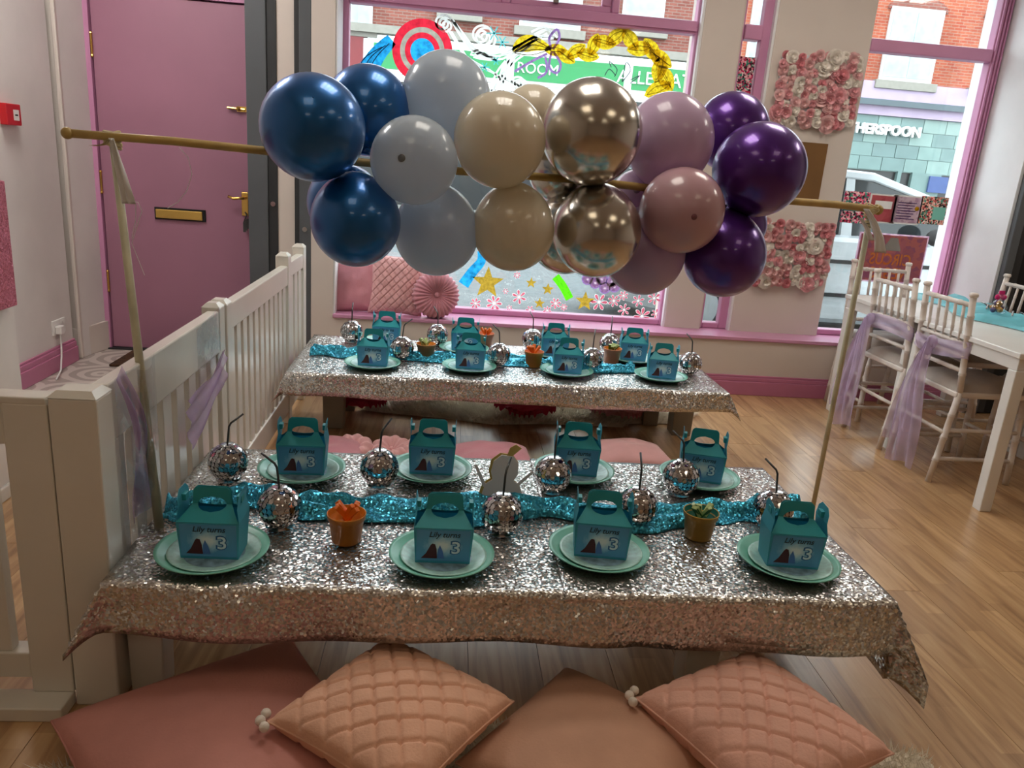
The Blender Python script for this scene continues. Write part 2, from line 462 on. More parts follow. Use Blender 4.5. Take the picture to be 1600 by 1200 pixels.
def setloc(o, loc, rz=None):
    o.location = Vector(loc) * U
    if rz is not None: o.rotation_euler = (0, 0, rz)
def text_mesh(txt, size, mat, shear=0.0, depth=0.0, bold=0.0, mirror=False, sx=1.0):
    cu = bpy.data.curves.new('t', 'FONT'); cu.body = txt; cu.size = size * U; cu.shear = shear
    cu.extrude = depth * U; cu.offset = bold * U; cu.align_x = 'CENTER'; cu.align_y = 'CENTER'; cu.resolution_u = 3
    o = bpy.data.objects.new('t', cu); C.objects.link(o)
    dg = bpy.context.evaluated_depsgraph_get(); me = bpy.data.meshes.new_from_object(o.evaluated_get(dg))
    bpy.data.objects.remove(o); bpy.data.curves.remove(cu)
    # stand the flat text up so that it faces -y
    for v in me.vertices:
        x, y, z = v.co; v.co = ((-x if mirror else x) * sx, -z, y)
    me.materials.clear(); me.materials.append(M[mat]); return me
rnd = random.Random(5)
# ================================================================== the room
YB = 3.85      # room face of the window wall
YG = 4.07      # window glass
YP = 4.0       # front of the pillars
CEIL = 2.45
XR = 4.2       # right wall
XP = -1.31     # partition
XL = -1.82     # left wall of the lobby
YN = -3.2      # wall behind the camera

floor = struct('floor', MB().box((XP - 0.6, YN, -0.08), (XR, 4.3, -0.012)), 'black_gap')
# laminate boards running towards the window
PW, PL = 0.165, 1.19
bm_ = MB().box((-PW / 2 + 0.0006, -PL / 2 + 0.0008, -0.012), (PW / 2 - 0.0006, PL / 2 - 0.0008, 0))
plank_me = mesh_of(bm_, 'plank', 'oak')
x0 = 0.92 - 0.165 * 14
i = 0
offs = {}
while x0 + i * PW < XR - 0.05:
    cx = x0 + (i + 0.5) * PW
    off = (1.6 + 0.27 * (i % 3) + (0.13 if i % 2 else 0)) % PL
    ys = off - 2 * PL
    j = 0
    while ys < YB + 0.02:
        ye = ys + PL
        a, b = max(ys, -0.2), min(ye, YB + 0.02)
        if cx < -0.66: b = min(b, 2.42)
        if b - a > 0.02 and cx > XP - 0.07:
            full = abs((b - a) - PL) < 1e-4
            if full: obj('plank', plank_me, None, floor, loc=(cx, (a + b) / 2, 0))
            else:
                L = b - a
                obj('plank', MB().box((-PW / 2 + 0.0006, -L / 2 + 0.0008, -0.012), (PW / 2 - 0.0006, L / 2 - 0.0008, 0)), 'oak', floor, loc=(cx, (a + b) / 2, 0))
        ys = ye
    i += 1
# plain laminate behind the camera, tiled lobby behind the fence
obj('rear_boards', MB().box((XP, YN, -0.012), (XR, -0.2, 0)), 'oak', floor)
obj('lobby_tiles', MB().box((XL - 0.15, 2.42, -0.012), (-0.58, 4.3, -0.0006)), 'tile', floor, label='grey and cream patterned vinyl tiles of the lobby')

struct('ceiling', MB().box((XL - 0.3, YN, CEIL), (XR + 0.1, 4.3, CEIL + 0.08)), 'ceiling')
struct('wall_rear', MB().box((XL, YN - 0.1, -0.05), (XR + 0.1, YN, CEIL)), 'wall_cream')
struct('wall_right', MB().box((XR, YN, -0.05), (XR + 0.1, 4.3, CEIL)), 'wall_white')
# left side: near partition and the lobby wall set back behind it
struct('wall_partition', MB().box((XP - 0.1, YN, -0.05), (XP, 2.43, CEIL)), 'wall_white')
struct('baseboard_partition', MB().box((XP, YN, 0.0), (XP + 0.012, 2.43, 0.045)), 'white_gloss', bevel=0.004)
struct('wall_left', MB().box((XL - 0.1, 2.43, -0.05), (XL, 3.87, CEIL)).box((XL - 0.1, 2.35, -0.05), (XP - 0.1, 2.43, CEIL)), 'wall_white')
bl = MB().box((XL, 2.43, 0), (XL + 0.022, 3.87, 0.075)).box((XL, 2.43, 0.075), (XL + 0.016, 3.87, 0.1)).box((XL, 2.43, 0.1), (XL + 0.01, 3.87, 0.112))
struct('baseboard_left', bl, 'skirting_pink', bevel=0.003)
struct('trim_1', MB().box((XL - 0.12, 3.872, -0.02), (XL - 0.015, 3.9, CEIL)), 'black_gap')
# door casing, reveal and plinth block
struct('trim_2', MB().box((-1.955, 3.902, 0), (-1.885, 3.96, CEIL)).box((-1.885, 3.915, 0), (-1.80, 3.975, CEIL)).box((-1.815, 3.90, 0), (-1.795, 3.915, CEIL)), 'wall_cream', bevel=0.005)
rv = MB().add([(-1.80, 3.93, 0), (-1.765, 4.16, 0), (-1.765, 4.16, CEIL), (-1.80, 3.93, CEIL), (-1.95, 3.95, 0), (-1.9, 4.2, 0), (-1.9, 4.2, CEIL), (-1.95, 3.95, CEIL)],
              [(0, 1, 2, 3), (4, 7, 6, 5), (0, 3, 7, 4), (1, 5, 6, 2), (3, 2, 6, 7), (0, 4, 5, 1)])
struct('wall_lobby', rv, 'wall_white')
struct('trim_3', MB().add([(-1.812, 3.905, 0), (-1.752, 4.14, 0), (-1.752, 4.14, 0.15), (-1.812, 3.905, 0.15), (-1.87, 3.905, 0), (-1.87, 4.14, 0), (-1.87, 4.14, 0.15), (-1.87, 3.905, 0.15)],
              [(0, 1, 2, 3), (4, 7, 6, 5), (0, 3, 7, 4), (1, 5, 6, 2), (3, 2, 6, 7), (0, 4, 5, 1)]), 'wall_cream', bevel=0.003)

# pink entrance door with its furniture
door = struct('door_1')
DX0, DX1, DZ = -1.742, -1.02, 1.735
obj('door_leaf', MB().box((DX0, 4.14, 0.008), (DX1, 4.18, DZ)), 'door_pink', door, bevel=0.003)
obj('door_frame', MB().box((DX0 - 0.03, 4.125, 0), (DX0 - 0.006, 4.2, DZ + 0.06)).box((DX1 + 0.005, 4.125, 0), (DX1 + 0.03, 4.2, DZ + 0.06)).box((DX0 - 0.03, 4.125, DZ + 0.006), (DX1 + 0.03, 4.2, DZ + 0.06)), 'pink_paint', door)
obj('threshold', MB().box((DX0 - 0.03, 4.11, 0), (DX1 + 0.03, 4.2, 0.007)), 'dark_grey', door)
for z in (0.36, 0.86, 1.5):
    h = obj('hinge', MB().tube([(DX0 - 0.003, 4.134, z - 0.05), (DX0 - 0.003, 4.134, z + 0.05)], 0.007).box((DX0 - 0.02, 4.134, z - 0.05), (DX0 + 0.0, 4.14, z + 0.05)), 'brass', door)
    for k in (-0.05, 0.05): obj('hinge_knuckle', MB().ball((DX0 - 0.003, 4.134, z + k), 0.009, 8, 6), 'brass', h)
lb = obj('letterbox', MB().box((-1.492, 4.13, 0.695), (-1.24, 4.14, 0.755)), 'black_gap', door, bevel=0.002)
obj('letterbox_flap', MB().box((-1.484, 4.122, 0.702), (-1.254, 4.131, 0.746)), 'brass_flap', lb, bevel=0.003)
obj('door_bolt', MB().box((-1.07, 4.128, 1.247), (-1.02, 4.14, 1.272)).tube([(-1.115, 4.126, 1.262), (-1.03, 4.126, 1.258)], 0.006).ball((-1.06, 4.118, 1.26), 0.011, 8, 6), 'brass', door)
dh = obj('door_handle', MB().box((-1.058, 4.128, 0.74), (-1.022, 4.14, 0.86)), 'brass', door, bevel=0.004)
obj('lever', MB().tube([(-1.04, 4.13, 0.83), (-1.04, 4.10, 0.83), (-1.06, 4.095, 0.83), (-1.09, 4.095, 0.826), (-1.115, 4.095, 0.836)], 0.007), 'brass', dh, smooth=True)
ky = MB()
for k in range(4):
    a = rnd.uniform(-0.3, 0.3); ky.box((-1.048 + k * 0.005, 4.112 + k * 0.003, 0.66 + k * 0.008), (-1.034 + k * 0.007, 4.115 + k * 0.003, 0.71 + 0.006 * k))
ky.tube([(-1.045, 4.115, 0.71), (-1.03, 4.115, 0.745), (-1.04, 4.128, 0.76)], 0.003)
obj('keys', ky, 'straw_steel', dh)
struct('wall_over_door', MB().box((-1.95, 4.13, DZ + 0.06), (-0.95, 4.25, CEIL)), 'door_pink')
struct('wall_outer', MB().box((-1.95, 4.2, 0), (-0.6, 4.28, CEIL)), 'wall_cream')

# dark grey uprights between the door and the window
struct('trim_4', MB().box((-0.955, 3.85, 0), (-0.862, 4.14, CEIL)), 'grey_paint', bevel=0.004)
struct('trim_5', MB().box((-0.862, 3.858, 0), (-0.818, 4.14, CEIL)), 'dark_grey', bevel=0.002)
struct('wall_strip', MB().box((-0.818, 3.864, 0), (-0.738, 4.14, CEIL)), 'wall_cream')
struct('trim_6', MB().box((-0.738, 3.855, 0), (-0.716, 4.14, CEIL)), 'dark_grey')
struct('trim_7', MB().box((-0.716, 3.85, 0), (-0.66, 4.14, CEIL)), 'grey_paint', bevel=0.003)
for z, x in ((1.33, -0.83), (0.72, -0.69), (0.83, -0.84)):
    obj('bolt_cap', MB().lathe([(0.001, -0.004), (0.012, -0.003), (0.012, 0.003)], 12, (x, 3.848 if x > -0.8 else 3.856, z), Matrix.Rotation(PI / 2, 3, 'X')), 'chrome',
        bpy.data.objects['trim_7'] if x > -0.8 else bpy.data.objects['trim_5'])

# window wall: apron, sill, pillars
wb = struct('wall_back', MB().box((-0.66, YB, -0.02), (2.775, 4.25, 0.296)).box((-0.66, YB, 0.296), (-0.552, 4.25, CEIL)).box((-0.66, YB + 0.1, 2.2), (2.775, 4.25, CEIL)), 'wall_cream')
struct('wall_pillar', MB().box((1.19, YP, 0.31), (1.385, 4.22, 2.2)).box((1.375, YP + 0.03, 0.31), (1.40, 4.22, 2.2)), 'wall_cream', bevel=0.003)
struct('wall_pillar_wide', MB().box((1.555, YP, 0.31), (2.05, 4.22, 2.2)), 'wall_cream', bevel=0.003)
struct('trim_8', MB().box((-0.552, YB - 0.012, 0.294), (2.774, YG + 0.02, 0.314)), 'pink_sill', bevel=0.004)
struct('baseboard_back', MB().box((-0.66, YB - 0.02, 0), (2.775, YB, 0.075)).box((-0.66, YB - 0.014, 0.075), (2.775, YB, 0.095)).box((-0.66, YB - 0.008, 0.095), (2.775, YB, 0.107)), 'skirting_pink', bevel=0.003)
# black door leaf and grey frame beyond the right window
struct('wall_return', MB().box((2.776, 3.70, 0), (2.81, 4.25, CEIL)), 'reveal_white')
dr = struct('door_2')
obj('door_frame', MB().box((2.79, 3.665, 0), (2.835, 3.699, 2.2)).box((2.79, 3.665, 2.15), (4.19, 3.699, 2.2)), 'grey_paint', dr, bevel=0.004)
obj('door_leaf', MB().box((2.84, 3.705, 0.005), (4.18, 3.76, 2.148)), 'black_gap', dr)
obj('door_stile', MB().box((2.85, 3.695, 0.01), (2.895, 3.705, 2.14)), 'dark_grey', dr)
struct('wall_corner', MB().box((2.811, 3.7, 2.2), (XR, 4.25, CEIL)).box((2.811, 3.77, 0), (XR, 4.25, 2.2)), 'wall_white')
struct('baseboard_right', MB().box((XR - 0.015, YN, 0), (XR, 3.66, 0.1)), 'skirting_pink')

# windows -------------------------------------------------------------
def frame_bar(w, x0, z0, x1, z1, d=0.035, name='frame_bar'):
    mb = MB().box((x0, YG - d, z0), (x1, YG + d * 0.6, z1)); 
    return obj(name, mb, 'pink_paint', w, bevel=0.006)
def pane(w, x0, z0, x1, z1):
    return obj('pane', MB().box((x0, YG - 0.003, z0), (x1, YG + 0.003, z1)), 'window_glass', w)
TZ0, TZ1, WT = 1.775, 1.835, 2.2
w1 = struct('window_1')
frame_bar(w1, -0.555, 0.314, -0.515, WT); frame_bar(w1, 1.165, 0.314, 1.19, WT)
frame_bar(w1, -0.515, 0.314, 1.165, 0.345); frame_bar(w1, -0.515, TZ0, 1.165, TZ1, 0.045, 'transom')
obj('transom_bead', MB().box((-0.515, YG - 0.055, TZ0 + 0.012), (1.165, YG - 0.04, TZ0 + 0.024)), 'pink_paint', w1)
obj('reveal', MB().box((-0.552, YB + 0.004, 0.314), (-0.543, YG - 0.04, WT)), 'reveal_white', w1)
obj('reveal', MB().box((1.178, YP + 0.004, 0.314), (1.19, YG - 0.035, WT)), 'reveal_white', w1)
frame_bar(w1, 0.205, TZ1, 0.245, WT, name='mullion'); frame_bar(w1, 0.74, TZ1, 0.775, WT, name='mullion')
frame_bar(w1, -0.13, TZ1, -0.10, WT, name='mullion')
for a, b in ((0.245, 0.74), (-0.10, 0.205)):
    frame_bar(w1, a, TZ1, b, TZ1 + 0.03, 0.02, 'vent_frame'); frame_bar(w1, a, TZ1 + 0.03, a + 0.03, WT, 0.02, 'vent_frame'); frame_bar(w1, b - 0.05, TZ1 + 0.03, b, WT, 0.02, 'vent_frame')
obj('vent_catch', MB().box((0.45, YG - 0.05, TZ1 + 0.02), (0.475, YG - 0.02, TZ1 + 0.045)), 'chrome', w1)
p_main = pane(w1, -0.515, 0.345, 1.165, TZ0); pane(w1, -0.515, TZ1, 1.165, WT)
w2 = struct('window_2')
frame_bar(w2, 1.39, 0.314, 1.41, WT); frame_bar(w2, 1.50, 0.314, 1.555, WT); frame_bar(w2, 1.41, 0.314, 1.50, 0.345)
frame_bar(w2, 1.41, TZ0, 1.50, TZ1 + 0.01, 0.045, 'transom'); pane(w2, 1.41, 0.345, 1.50, TZ0); pane(w2, 1.41, TZ1 + 0.01, 1.50, WT)
obj('reveal', MB().box((1.543, YP + 0.004, 0.314), (1.555, YG - 0.035, WT)), 'reveal_white', w2)
for k, (z0, z1, m) in enumerate(((1.52, 1.70, 'print_pinkteal'), (1.36, 1.50, 'print_faces'), (1.16, 1.345, 'print_faces'))):
    f = obj('flyer', MB().box((1.40, YG - 0.008, z0), (1.497, YG - 0.005, z1)), m, w2, label='printed flyer taped to the narrow pane')
w3 = struct('window_3')
frame_bar(w3, 2.05, 0.314, 2.062, WT); frame_bar(w3, 2.715, 0.314, 2.775, WT); frame_bar(w3, 2.062, 0.314, 2.715, 0.345)
for k in range(3):
    obj('frame_bead', MB().box((2.722 + k * 0.018, YG - 0.046, 0.33), (2.731 + k * 0.018, YG - 0.034, WT)), 'pink_paint', w3, bevel=0.002)
frame_bar(w3, 2.062, TZ0, 2.715, TZ1, 0.045, 'transom'); p3 = pane(w3, 2.062, 0.345, 2.715, TZ0); pane(w3, 2.062, TZ1, 2.715, WT)

# posters on the right window (their backs show to the street or the room)
def at_glass(px, py): return ony(px, py, YG - 0.01)
def poster(name, px0, py0, px1, py1, mat, label, rim=None):
    a = at_glass(px0, py0); b = at_glass(px1, py1)
    x0, x1 = min(a.x, b.x), max(a.x, b.x); z0, z1 = min(a.z, b.z), max(a.z, b.z)
    o = tag(obj(name, MB().box((x0, YG - 0.008, z0), (x1, YG - 0.004, z1)), rim or mat), label, 'poster', 'posters on the right-hand window')
    if rim: obj('print', MB().box((x0 + 0.008, YG - 0.0095, z0 + 0.008), (x1 - 0.008, YG - 0.0075, z1 - 0.008)), mat, o)
    return o, x0, x1, z0, z1
po, x0, x1, z0, z1 = poster('window_flyer', 1322, 298, 1352, 350, 'print_pinkteal', 'pink and teal photo flyer on the window behind the bamboo stand tip')
obj('print_band', MB().box((x0, YG - 0.0095, (z0 + z1) / 2 - 0.02), (x1, YG - 0.007, (z0 + z1) / 2 + 0.02)), 'paint_aqua', po)
po, x0, x1, z0, z1 = poster('price_list', 1362, 302, 1396, 350, 'print_rose', 'rose-coloured notice with a white title box on the window', 'sign_white')
obj('title_box', MB().box((x0 + 0.03, YG - 0.0115, z1 - 0.075), (x1 - 0.03, YG - 0.009, z1 - 0.035)), 'sign_white', po)
obj('print_patch', MB().box((x0 + 0.025, YG - 0.0115, z0 + 0.05), (x0 + 0.06, YG - 0.009, z0 + 0.062)), 'paint_gold', po)
po, x0, x1, z0, z1 = poster('notice_sheet', 1398, 304, 1434, 352, 'print_pale', 'pale pink text sheet with a small gold emblem on the window', 'sign_white')
for k in range(7): obj('text_line', MB().box((x0 + 0.03, YG - 0.0115, z1 - 0.04 - k * 0.014), (x1 - 0.03 - 0.01 * (k % 3), YG - 0.009, z1 - 0.036 - k * 0.014)), 'paint_lilac', po)
obj('emblem', MB().lathe([(0.001, 0), (0.012, 0.001), (0.012, 0.003)], 10, (x1 - 0.025, YG - 0.0095, z0 + 0.085), Matrix.Rotation(PI / 2, 3, 'X')), 'paint_gold', po)
po, x0, x1, z0, z1 = poster('photo_flyer', 1442, 306, 1474, 352, 'print_faces', 'green and peach photo collage flyer beside the pink window frame')
obj('print_band', MB().box(((x0 + x1) / 2, YG - 0.0095, z0 + 0.025), (x1 - 0.005, YG - 0.007, (z0 + z1) / 2 + 0.02)), 'plate_teal', po)
po, x0, x1, z0, z1 = poster('circus_poster', 1345, 362, 1436, 445, 'print_circus', 'large circus poster seen from behind with mirrored lettering on the window', 'print_pale')
cx = (x0 + x1) / 2
for t, z, s, sx in (('CIRCUS', z1 - 0.14, 0.085, 0.82), ('VEGAS', z1 - 0.215, 0.085, 0.82)):
    me = text_mesh(t, s, 'print_letters', mirror=True, bold=0.0015, sx=sx)
    obj('lettering', me, None, po, loc=(cx, YG - 0.0115, z))
obj('spotlight', MB().add([(cx - 0.02, YG - 0.011, z1 - 0.02), (cx + 0.02, YG - 0.011, z1 - 0.02), (cx + 0.05, YG - 0.011, z1 - 0.09), (cx - 0.06, YG - 0.011, z1 - 0.09)], [(0, 1, 2, 3)]), 'stone', po)
# the white ledge bar behind the flyers
# painted motifs on the big pane ------------------------------------------------
YPAINT = YG - 0.0045
def gl(px, py): p = ony(px, py, YPAINT); return p
def painted(name, mb, mat, par=None, label=None, lift=0.0):
    for v in mb.v: v.y = YPAINT - lift
    return obj(name, mb, mat, par or p_main, label=label)
def blade(pts, wid, n=3):
    """flat stroke through points on the glass"""
    mb = MB(); P_ = [Vector((p[0], 0, p[1])) for p in pts]
    m = len(P_); L = []
    for i, p in enumerate(P_):
        d = (P_[min(i + 1, m - 1)] - P_[max(0, i - 1)]).normalized(); q = Vector((-d.z, 0, d.x))
        w = wid[i] if hasattr(wid, '__len__') else wid
        L += [p + q * w, p - q * w]
    mb.add(L, [(2 * i, 2 * i + 1, 2 * i + 3, 2 * i + 2) for i in range(m - 1)]); return mb
def px_stroke(pixels, wid, smooth=4):
    pts = [gl(*p) for p in pixels]; out = []
    for i in range(len(pts) - 1):
        p0, p1, p2, p3 = pts[max(i - 1, 0)], pts[i], pts[i + 1], pts[min(i + 2, len(pts) - 1)]
        for k in range(smooth):
            t = k / smooth
            q = 0.5 * ((2 * p1) + (p2 - p0) * t + (2 * p0 - 5 * p1 + 4 * p2 - p3) * t * t + (3 * p1 - p0 - 3 * p2 + p3) * t ** 3)
            out.append((q.x, q.z))
    out.append((pts[-1].x, pts[-1].z))
    n = len(out)
    if hasattr(wid, '__len__'):
        a = wid; wid = [a[0] + (a[1] - a[0]) * (i / (n - 1)) if len(a) == 2 else a[0] * math.sin(PI * i / (n - 1)) + a[1] for i in range(n)]
    return blade(out, wid)
def disc(c, r0, r1, n=40):
    mb = MB(); vs = []
    for k in range(n):
        t = 2 * PI * k / n
        vs += [(c.x + r0 * math.cos(t), 0, c.z + r0 * math.sin(t)), (c.x + r1 * math.cos(t), 0, c.z + r1 * math.sin(t))]
    return mb.add(vs, [(2 * k, 2 * k + 1, (2 * k + 3) % (2 * n), (2 * k + 2) % (2 * n)) for k in range(n)])
def petal_flower(c, r, n, mat, rot=0.0):
    hub = disc(c, 0.0005, r * 0.16, 10)
    o = painted('painted_flower', hub, 'paint_white', label='pink window-paint flower')
    for k in range(n):
        t = rot + 2 * PI * k / n; d = Vector((math.cos(t), 0, math.sin(t))); q = Vector((-d.z, 0, d.x))
        pts = [(c + d * r * s + q * r * w) for s, w in ((0.16, 0.03), (0.45, 0.15), (0.75, 0.2), (0.95, 0.1), (1.0, 0), (0.95, -0.1), (0.75, -0.2), (0.45, -0.15), (0.16, -0.03))]
        painted('petal_edge', MB().add(pts, [tuple(range(9))]), 'paint_white', o)
        pts = [(c + d * r * s + q * r * w) for s, w in ((0.2, 0.02), (0.48, 0.12), (0.74, 0.165), (0.92, 0.07), (0.92, -0.07), (0.74, -0.165), (0.48, -0.12), (0.2, -0.02))]
        painted('petal', MB().add(pts, [tuple(range(8))]), mat, o, lift=0.0015)
def star_shape(c, r, k=0.42, rot=PI / 2, n=5):
    mb = MB(); pts = []
    for i in range(2 * n):
        t = rot + PI * i / n; q = r if i % 2 == 0 else r * k
        pts.append((c.x + q * math.cos(t), 0, c.z + q * math.sin(t)))
    return mb.add(pts + [(c.x, 0, c.z)], [(i, (i + 1) % (2 * n), 2 * n) for i in range(2 * n)])
c = gl(660, 80)
rr = (gl(707, 80) - c).length
for r0, r1, m in ((0.74, 1.0, 'paint_red'), (0.58, 0.74, 'paint_silver'), (0.4, 0.58, 'paint_red'), (0.005, 0.4, 'paint_blue')):
    painted('painted_ring', disc(c, r0 * rr, r1 * rr), m, label='window-paint roundel band')
painted('painted_ribbon', px_stroke([(612, 62), (590, 85), (572, 115), (560, 150)], (0.028, 0.06)), 'paint_blue', label='blue window-paint streamer')
for dx in (0, 9, 18): painted('painted_line', px_stroke([(608 - dx * 0.6, 68 + dx * 0.3), (584 - dx, 95), (566 - dx * 0.6, 140)], 0.002), 'paint_dark', lift=0.0015)
# swirls
def spiral(cx, cy, r, turns, a0, pts):
    L = []
    for k in range(int(turns * 10)):
        t = a0 + 2 * PI * k / 10; q = r * (0.15 + 0.85 * k / (turns * 10)); L.append((cx + q * math.cos(t), cy + q * math.sin(t)))
    return L + pts
for L in (spiral(692, 36, 14, 2, 0, [(720, 50), (740, 75), (770, 90)]), spiral(752, 55, 20, 2, 2, [(735, 85), (780, 88), (830, 60), (860, 56)]),
          spiral(808, 130, 12, 2, 1, [(785, 120), (790, 100), (830, 70)]), [(705, 30), (722, 60), (745, 82), (790, 80), (850, 48)], [(700, 45), (715, 70), (730, 90), (780, 120), (780, 145)],
          [(770, 140), (790, 110), (800, 85), (840, 60)], [(762, 150), (775, 115), (790, 95)], [(830, 50), (850, 42), (866, 55)]):
    for d in (0, 5): painted('painted_swirl', px_stroke([(x + d, y + d * 0.8) for x, y in L], 0.005, 3), 'paint_white', lift=0.0012 if d else 0)
for cx_, cy_, r_ in ((772, 52, 12), (785, 66, 10), (775, 95, 7), (757, 105, 8)):
    for k in range(3):
        t = PI * k / 3
        painted('painted_snowflake', px_stroke([(cx_ - r_ * math.cos(t), cy_ - r_ * math.sin(t)), (cx_ + r_ * math.cos(t), cy_ + r_ * math.sin(t))], 0.0025, 1), 'paint_aqua', lift=0.0015)
# golden braid
painted('painted_tassel', px_stroke([(801, 80), (815, 70), (835, 68), (862, 77)], (0.035, 0.004, 0)), 'paint_gold', label='gold window-paint hair tassel')
for k in range(4): painted('painted_line', px_stroke([(804, 80 + k), (830, 62 + 8 * k), (861, 77)], 0.0018), 'paint_brown', lift=0.0015)
bp = [(868, 78), (884, 88), (900, 80), (918, 86), (928, 70), (944, 66), (962, 58), (985, 62), (1000, 76), (1018, 78), (1032, 92), (1030, 108), (1040, 122), (1028, 140)]
for k, (x, y) in enumerate(bp):
    x2, y2 = bp[min(k + 1, len(bp) - 1)]; x1, y1 = bp[max(k - 1, 0)]
    a = math.atan2(y2 - y1, x2 - x1) + (0.55 if k % 2 else -0.55); L = 17 + 6 * (k / 13); dx, dy = L * math.cos(a), L * math.sin(a)
    painted('painted_strand', px_stroke([(x - dx, y - dy), (x, y), (x + dx, y + dy)], (0.026 + 0.012 * k / 13, 0.003, 0)), 'paint_gold', label='gold window-paint braid strand', lift=0.001 * (k % 2))
    for e in (-4, 3): painted('painted_line', px_stroke([(x - dx * 0.85 + e * 0.3, y - dy * 0.85), (x + e, y + e), (x + dx * 0.85, y + dy * 0.85)], 0.0012), 'paint_brown', lift=0.0025)
for L in ([(862, 77), (858, 60), (870, 46), (874, 60), (864, 77)], [(862, 80), (858, 105), (870, 114), (876, 100), (864, 80)], [(855, 84), (838, 92), (815, 105), (804, 112)], [(852, 88), (854, 112), (840, 122)]):
    painted('painted_bow', px_stroke(L, 0.006), 'paint_lilac', lift=0.0015)
for L in ([(955, 105), (952, 96), (964, 108), (960, 120)], [(972, 128), (978, 98), (985, 110), (972, 128)], [(985, 125), (1000, 118), (985, 130)], [(945, 118), (952, 108), (962, 118)]):
    painted('painted_swirl', px_stroke(L, 0.002), 'paint_dark', lift=0.0015)
# lower motifs
painted('painted_ribbon', px_stroke([(752, 392), (752, 408), (738, 425), (724, 445)], (0.02, 0.03)), 'paint_blue')
for x, y, r in ((762, 442, 26), (914, 471, 16), (856, 452, 10), (830, 442, 9), (843, 474, 9), (1012, 440, 8)):
    c = gl(x, y); painted('painted_star', star_shape(c, (gl(x + r, y) - c).length), 'paint_ochre', label='ochre window-paint star')
painted('painted_stroke', px_stroke([(868, 432), (880, 448), (890, 467)], 0.022), 'paint_green', label='lime green window-paint stroke')
for x, y in ((930, 442), (945, 450), (960, 448), (918, 436), (940, 436), (956, 440)):
    c = gl(x, y); painted('painted_scale', disc(c, 0.006, 0.032, 14), 'paint_lilac')
    painted('painted_scale', disc(c, 0.0005, 0.026, 10), 'print_pale', lift=0.0015)
for k, (x, y, r) in enumerate(((772, 474, 13), (811, 464, 12), (743, 474, 9), (936, 472, 14), (959, 470, 10), (975, 484, 10), (1003, 494, 14), (1022, 466, 11), (868, 474, 9), (828, 484, 7), (855, 485, 7), (997, 470, 10), (881, 480, 6), (796, 481, 5), (808, 430, 6), (790, 455, 5), (974, 462, 8), (1025, 490, 8))):
    c = gl(x, y); petal_flower(c, (gl(x + r, y) - c).length, 6 if k % 2 else 7, 'paint_pink', rot=k * 0.7)

# ================================================================== the street
struct('street_road', MB().box((-30, 4.6, -0.4), (60, 18, -0.2)), 'road')
struct('street_pavement', MB().box((-30, 4.26, -0.4), (60, 5.4, -0.1)), 'pavement')
struct('street_pavement_far', MB().box((-30, 17, -0.4), (60, 45, -0.1)), 'pavement')
struct('window_ledge', MB().box((-0.6, 4.25, 0.1), (2.95, 4.5, 0.27)), 'stone')
YF = 20.0
def fp(px, py): return ony(px, py, YF)
def rectpx(px0, py0, px1, py1):
    a, b = fp(px0, py0), fp(px1, py1); return min(a.x, b.x), max(a.x, b.x), min(a.z, b.z), max(a.z, b.z)
def house_window(par, x0, x1, z0, z1, y, bars=1, arched=False, sill=True):
    w = obj('window', MB().box((x0, y - 0.06, z0), (x1, y + 0.05, z1)), 'upvc', par)
    n = bars + 1; pw = (x1 - x0 - 0.12) / n
    for k in range(n):
        obj('pane', MB().box((x0 + 0.07 + k * pw, y - 0.075, z0 + 0.09), (x0 + 0.05 + (k + 1) * pw, y - 0.055, z1 - 0.09)), 'curtain', w)
    if sill: obj('sill', MB().box((x0 - 0.12, y - 0.18, z0 - 0.2), (x1 + 0.12, y + 0.05, z0)), 'stone', w, bevel=0.01)
    return w
b1 = thing('brick_building', 'brown brick terrace with green shop fascia seen across the street', 'building', (0, YF, -0.1))
def bx(par, name, x0, x1, z0, z1, d, mat, off=(0, 0), label=None, bevel=0):
    return obj(name, MB().box((x0, -d, z0 + 0.1), (x1, 0.05, z1 + 0.1)), mat, par, label=label, bevel=bevel)
bx(b1, 'wall', -12, 6.9, 3.9, 6.2, 0.0, 'brick_brown')
obj('shopfront', MB().box((-12, -0.02, 0), (6.9, 0.1, 2.9)), 'shop_dark', b1)
bx(b1, 'fascia', -2.1, 6.9, 2.95, 3.75, 0.15, 'sign_white')
bx(b1, 'fascia_panel', -1.95, 1.2, 3.05, 3.6, 0.18, 'sign_green')
bx(b1, 'fascia_panel', 1.4, 4.1, 3.05, 3.6, 0.18, 'sign_green'); bx(b1, 'fascia_panel', 4.3, 6.8, 3.05, 3.6, 0.18, 'sign_green')
bx(b1, 'fascia_panel', -2.75, -2.2, 2.9, 3.7, 0.16, 'sign_maroon'); bx(b1, 'fascia_trim', -12, -2.85, 2.9, 3.7, 0.14, 'sign_white')
bx(b1, 'cornice', -12, 6.9, 3.8, 3.98, 0.3, 'stone')
for txt, pxc, s in (('ROOM', 838, 0.34), ('ALLE', 990, 0.42), ('ATS', 1068, 0.46)):
    P_ = fp(pxc, 121); me = text_mesh(txt, s, 'sign_white', depth=0.01)
    obj('lettering', me, None, b1, loc=(P_.x, -0.2, 3.42))
def wpx(par, a, bars=1, YF_=YF):
    x0, x1, z0, z1 = rectpx(*a); return house_window(par, x0, x1, z0 + 0.1, z1 + 0.1, 0.0, bars)
for a, n in (((540, -60, 582, 46), 1), ((695, -80, 746, 22), 1), ((818, -60, 906, 50), 1), ((980, -60, 1034, 48), 0)):
    wpx(b1, a, n)
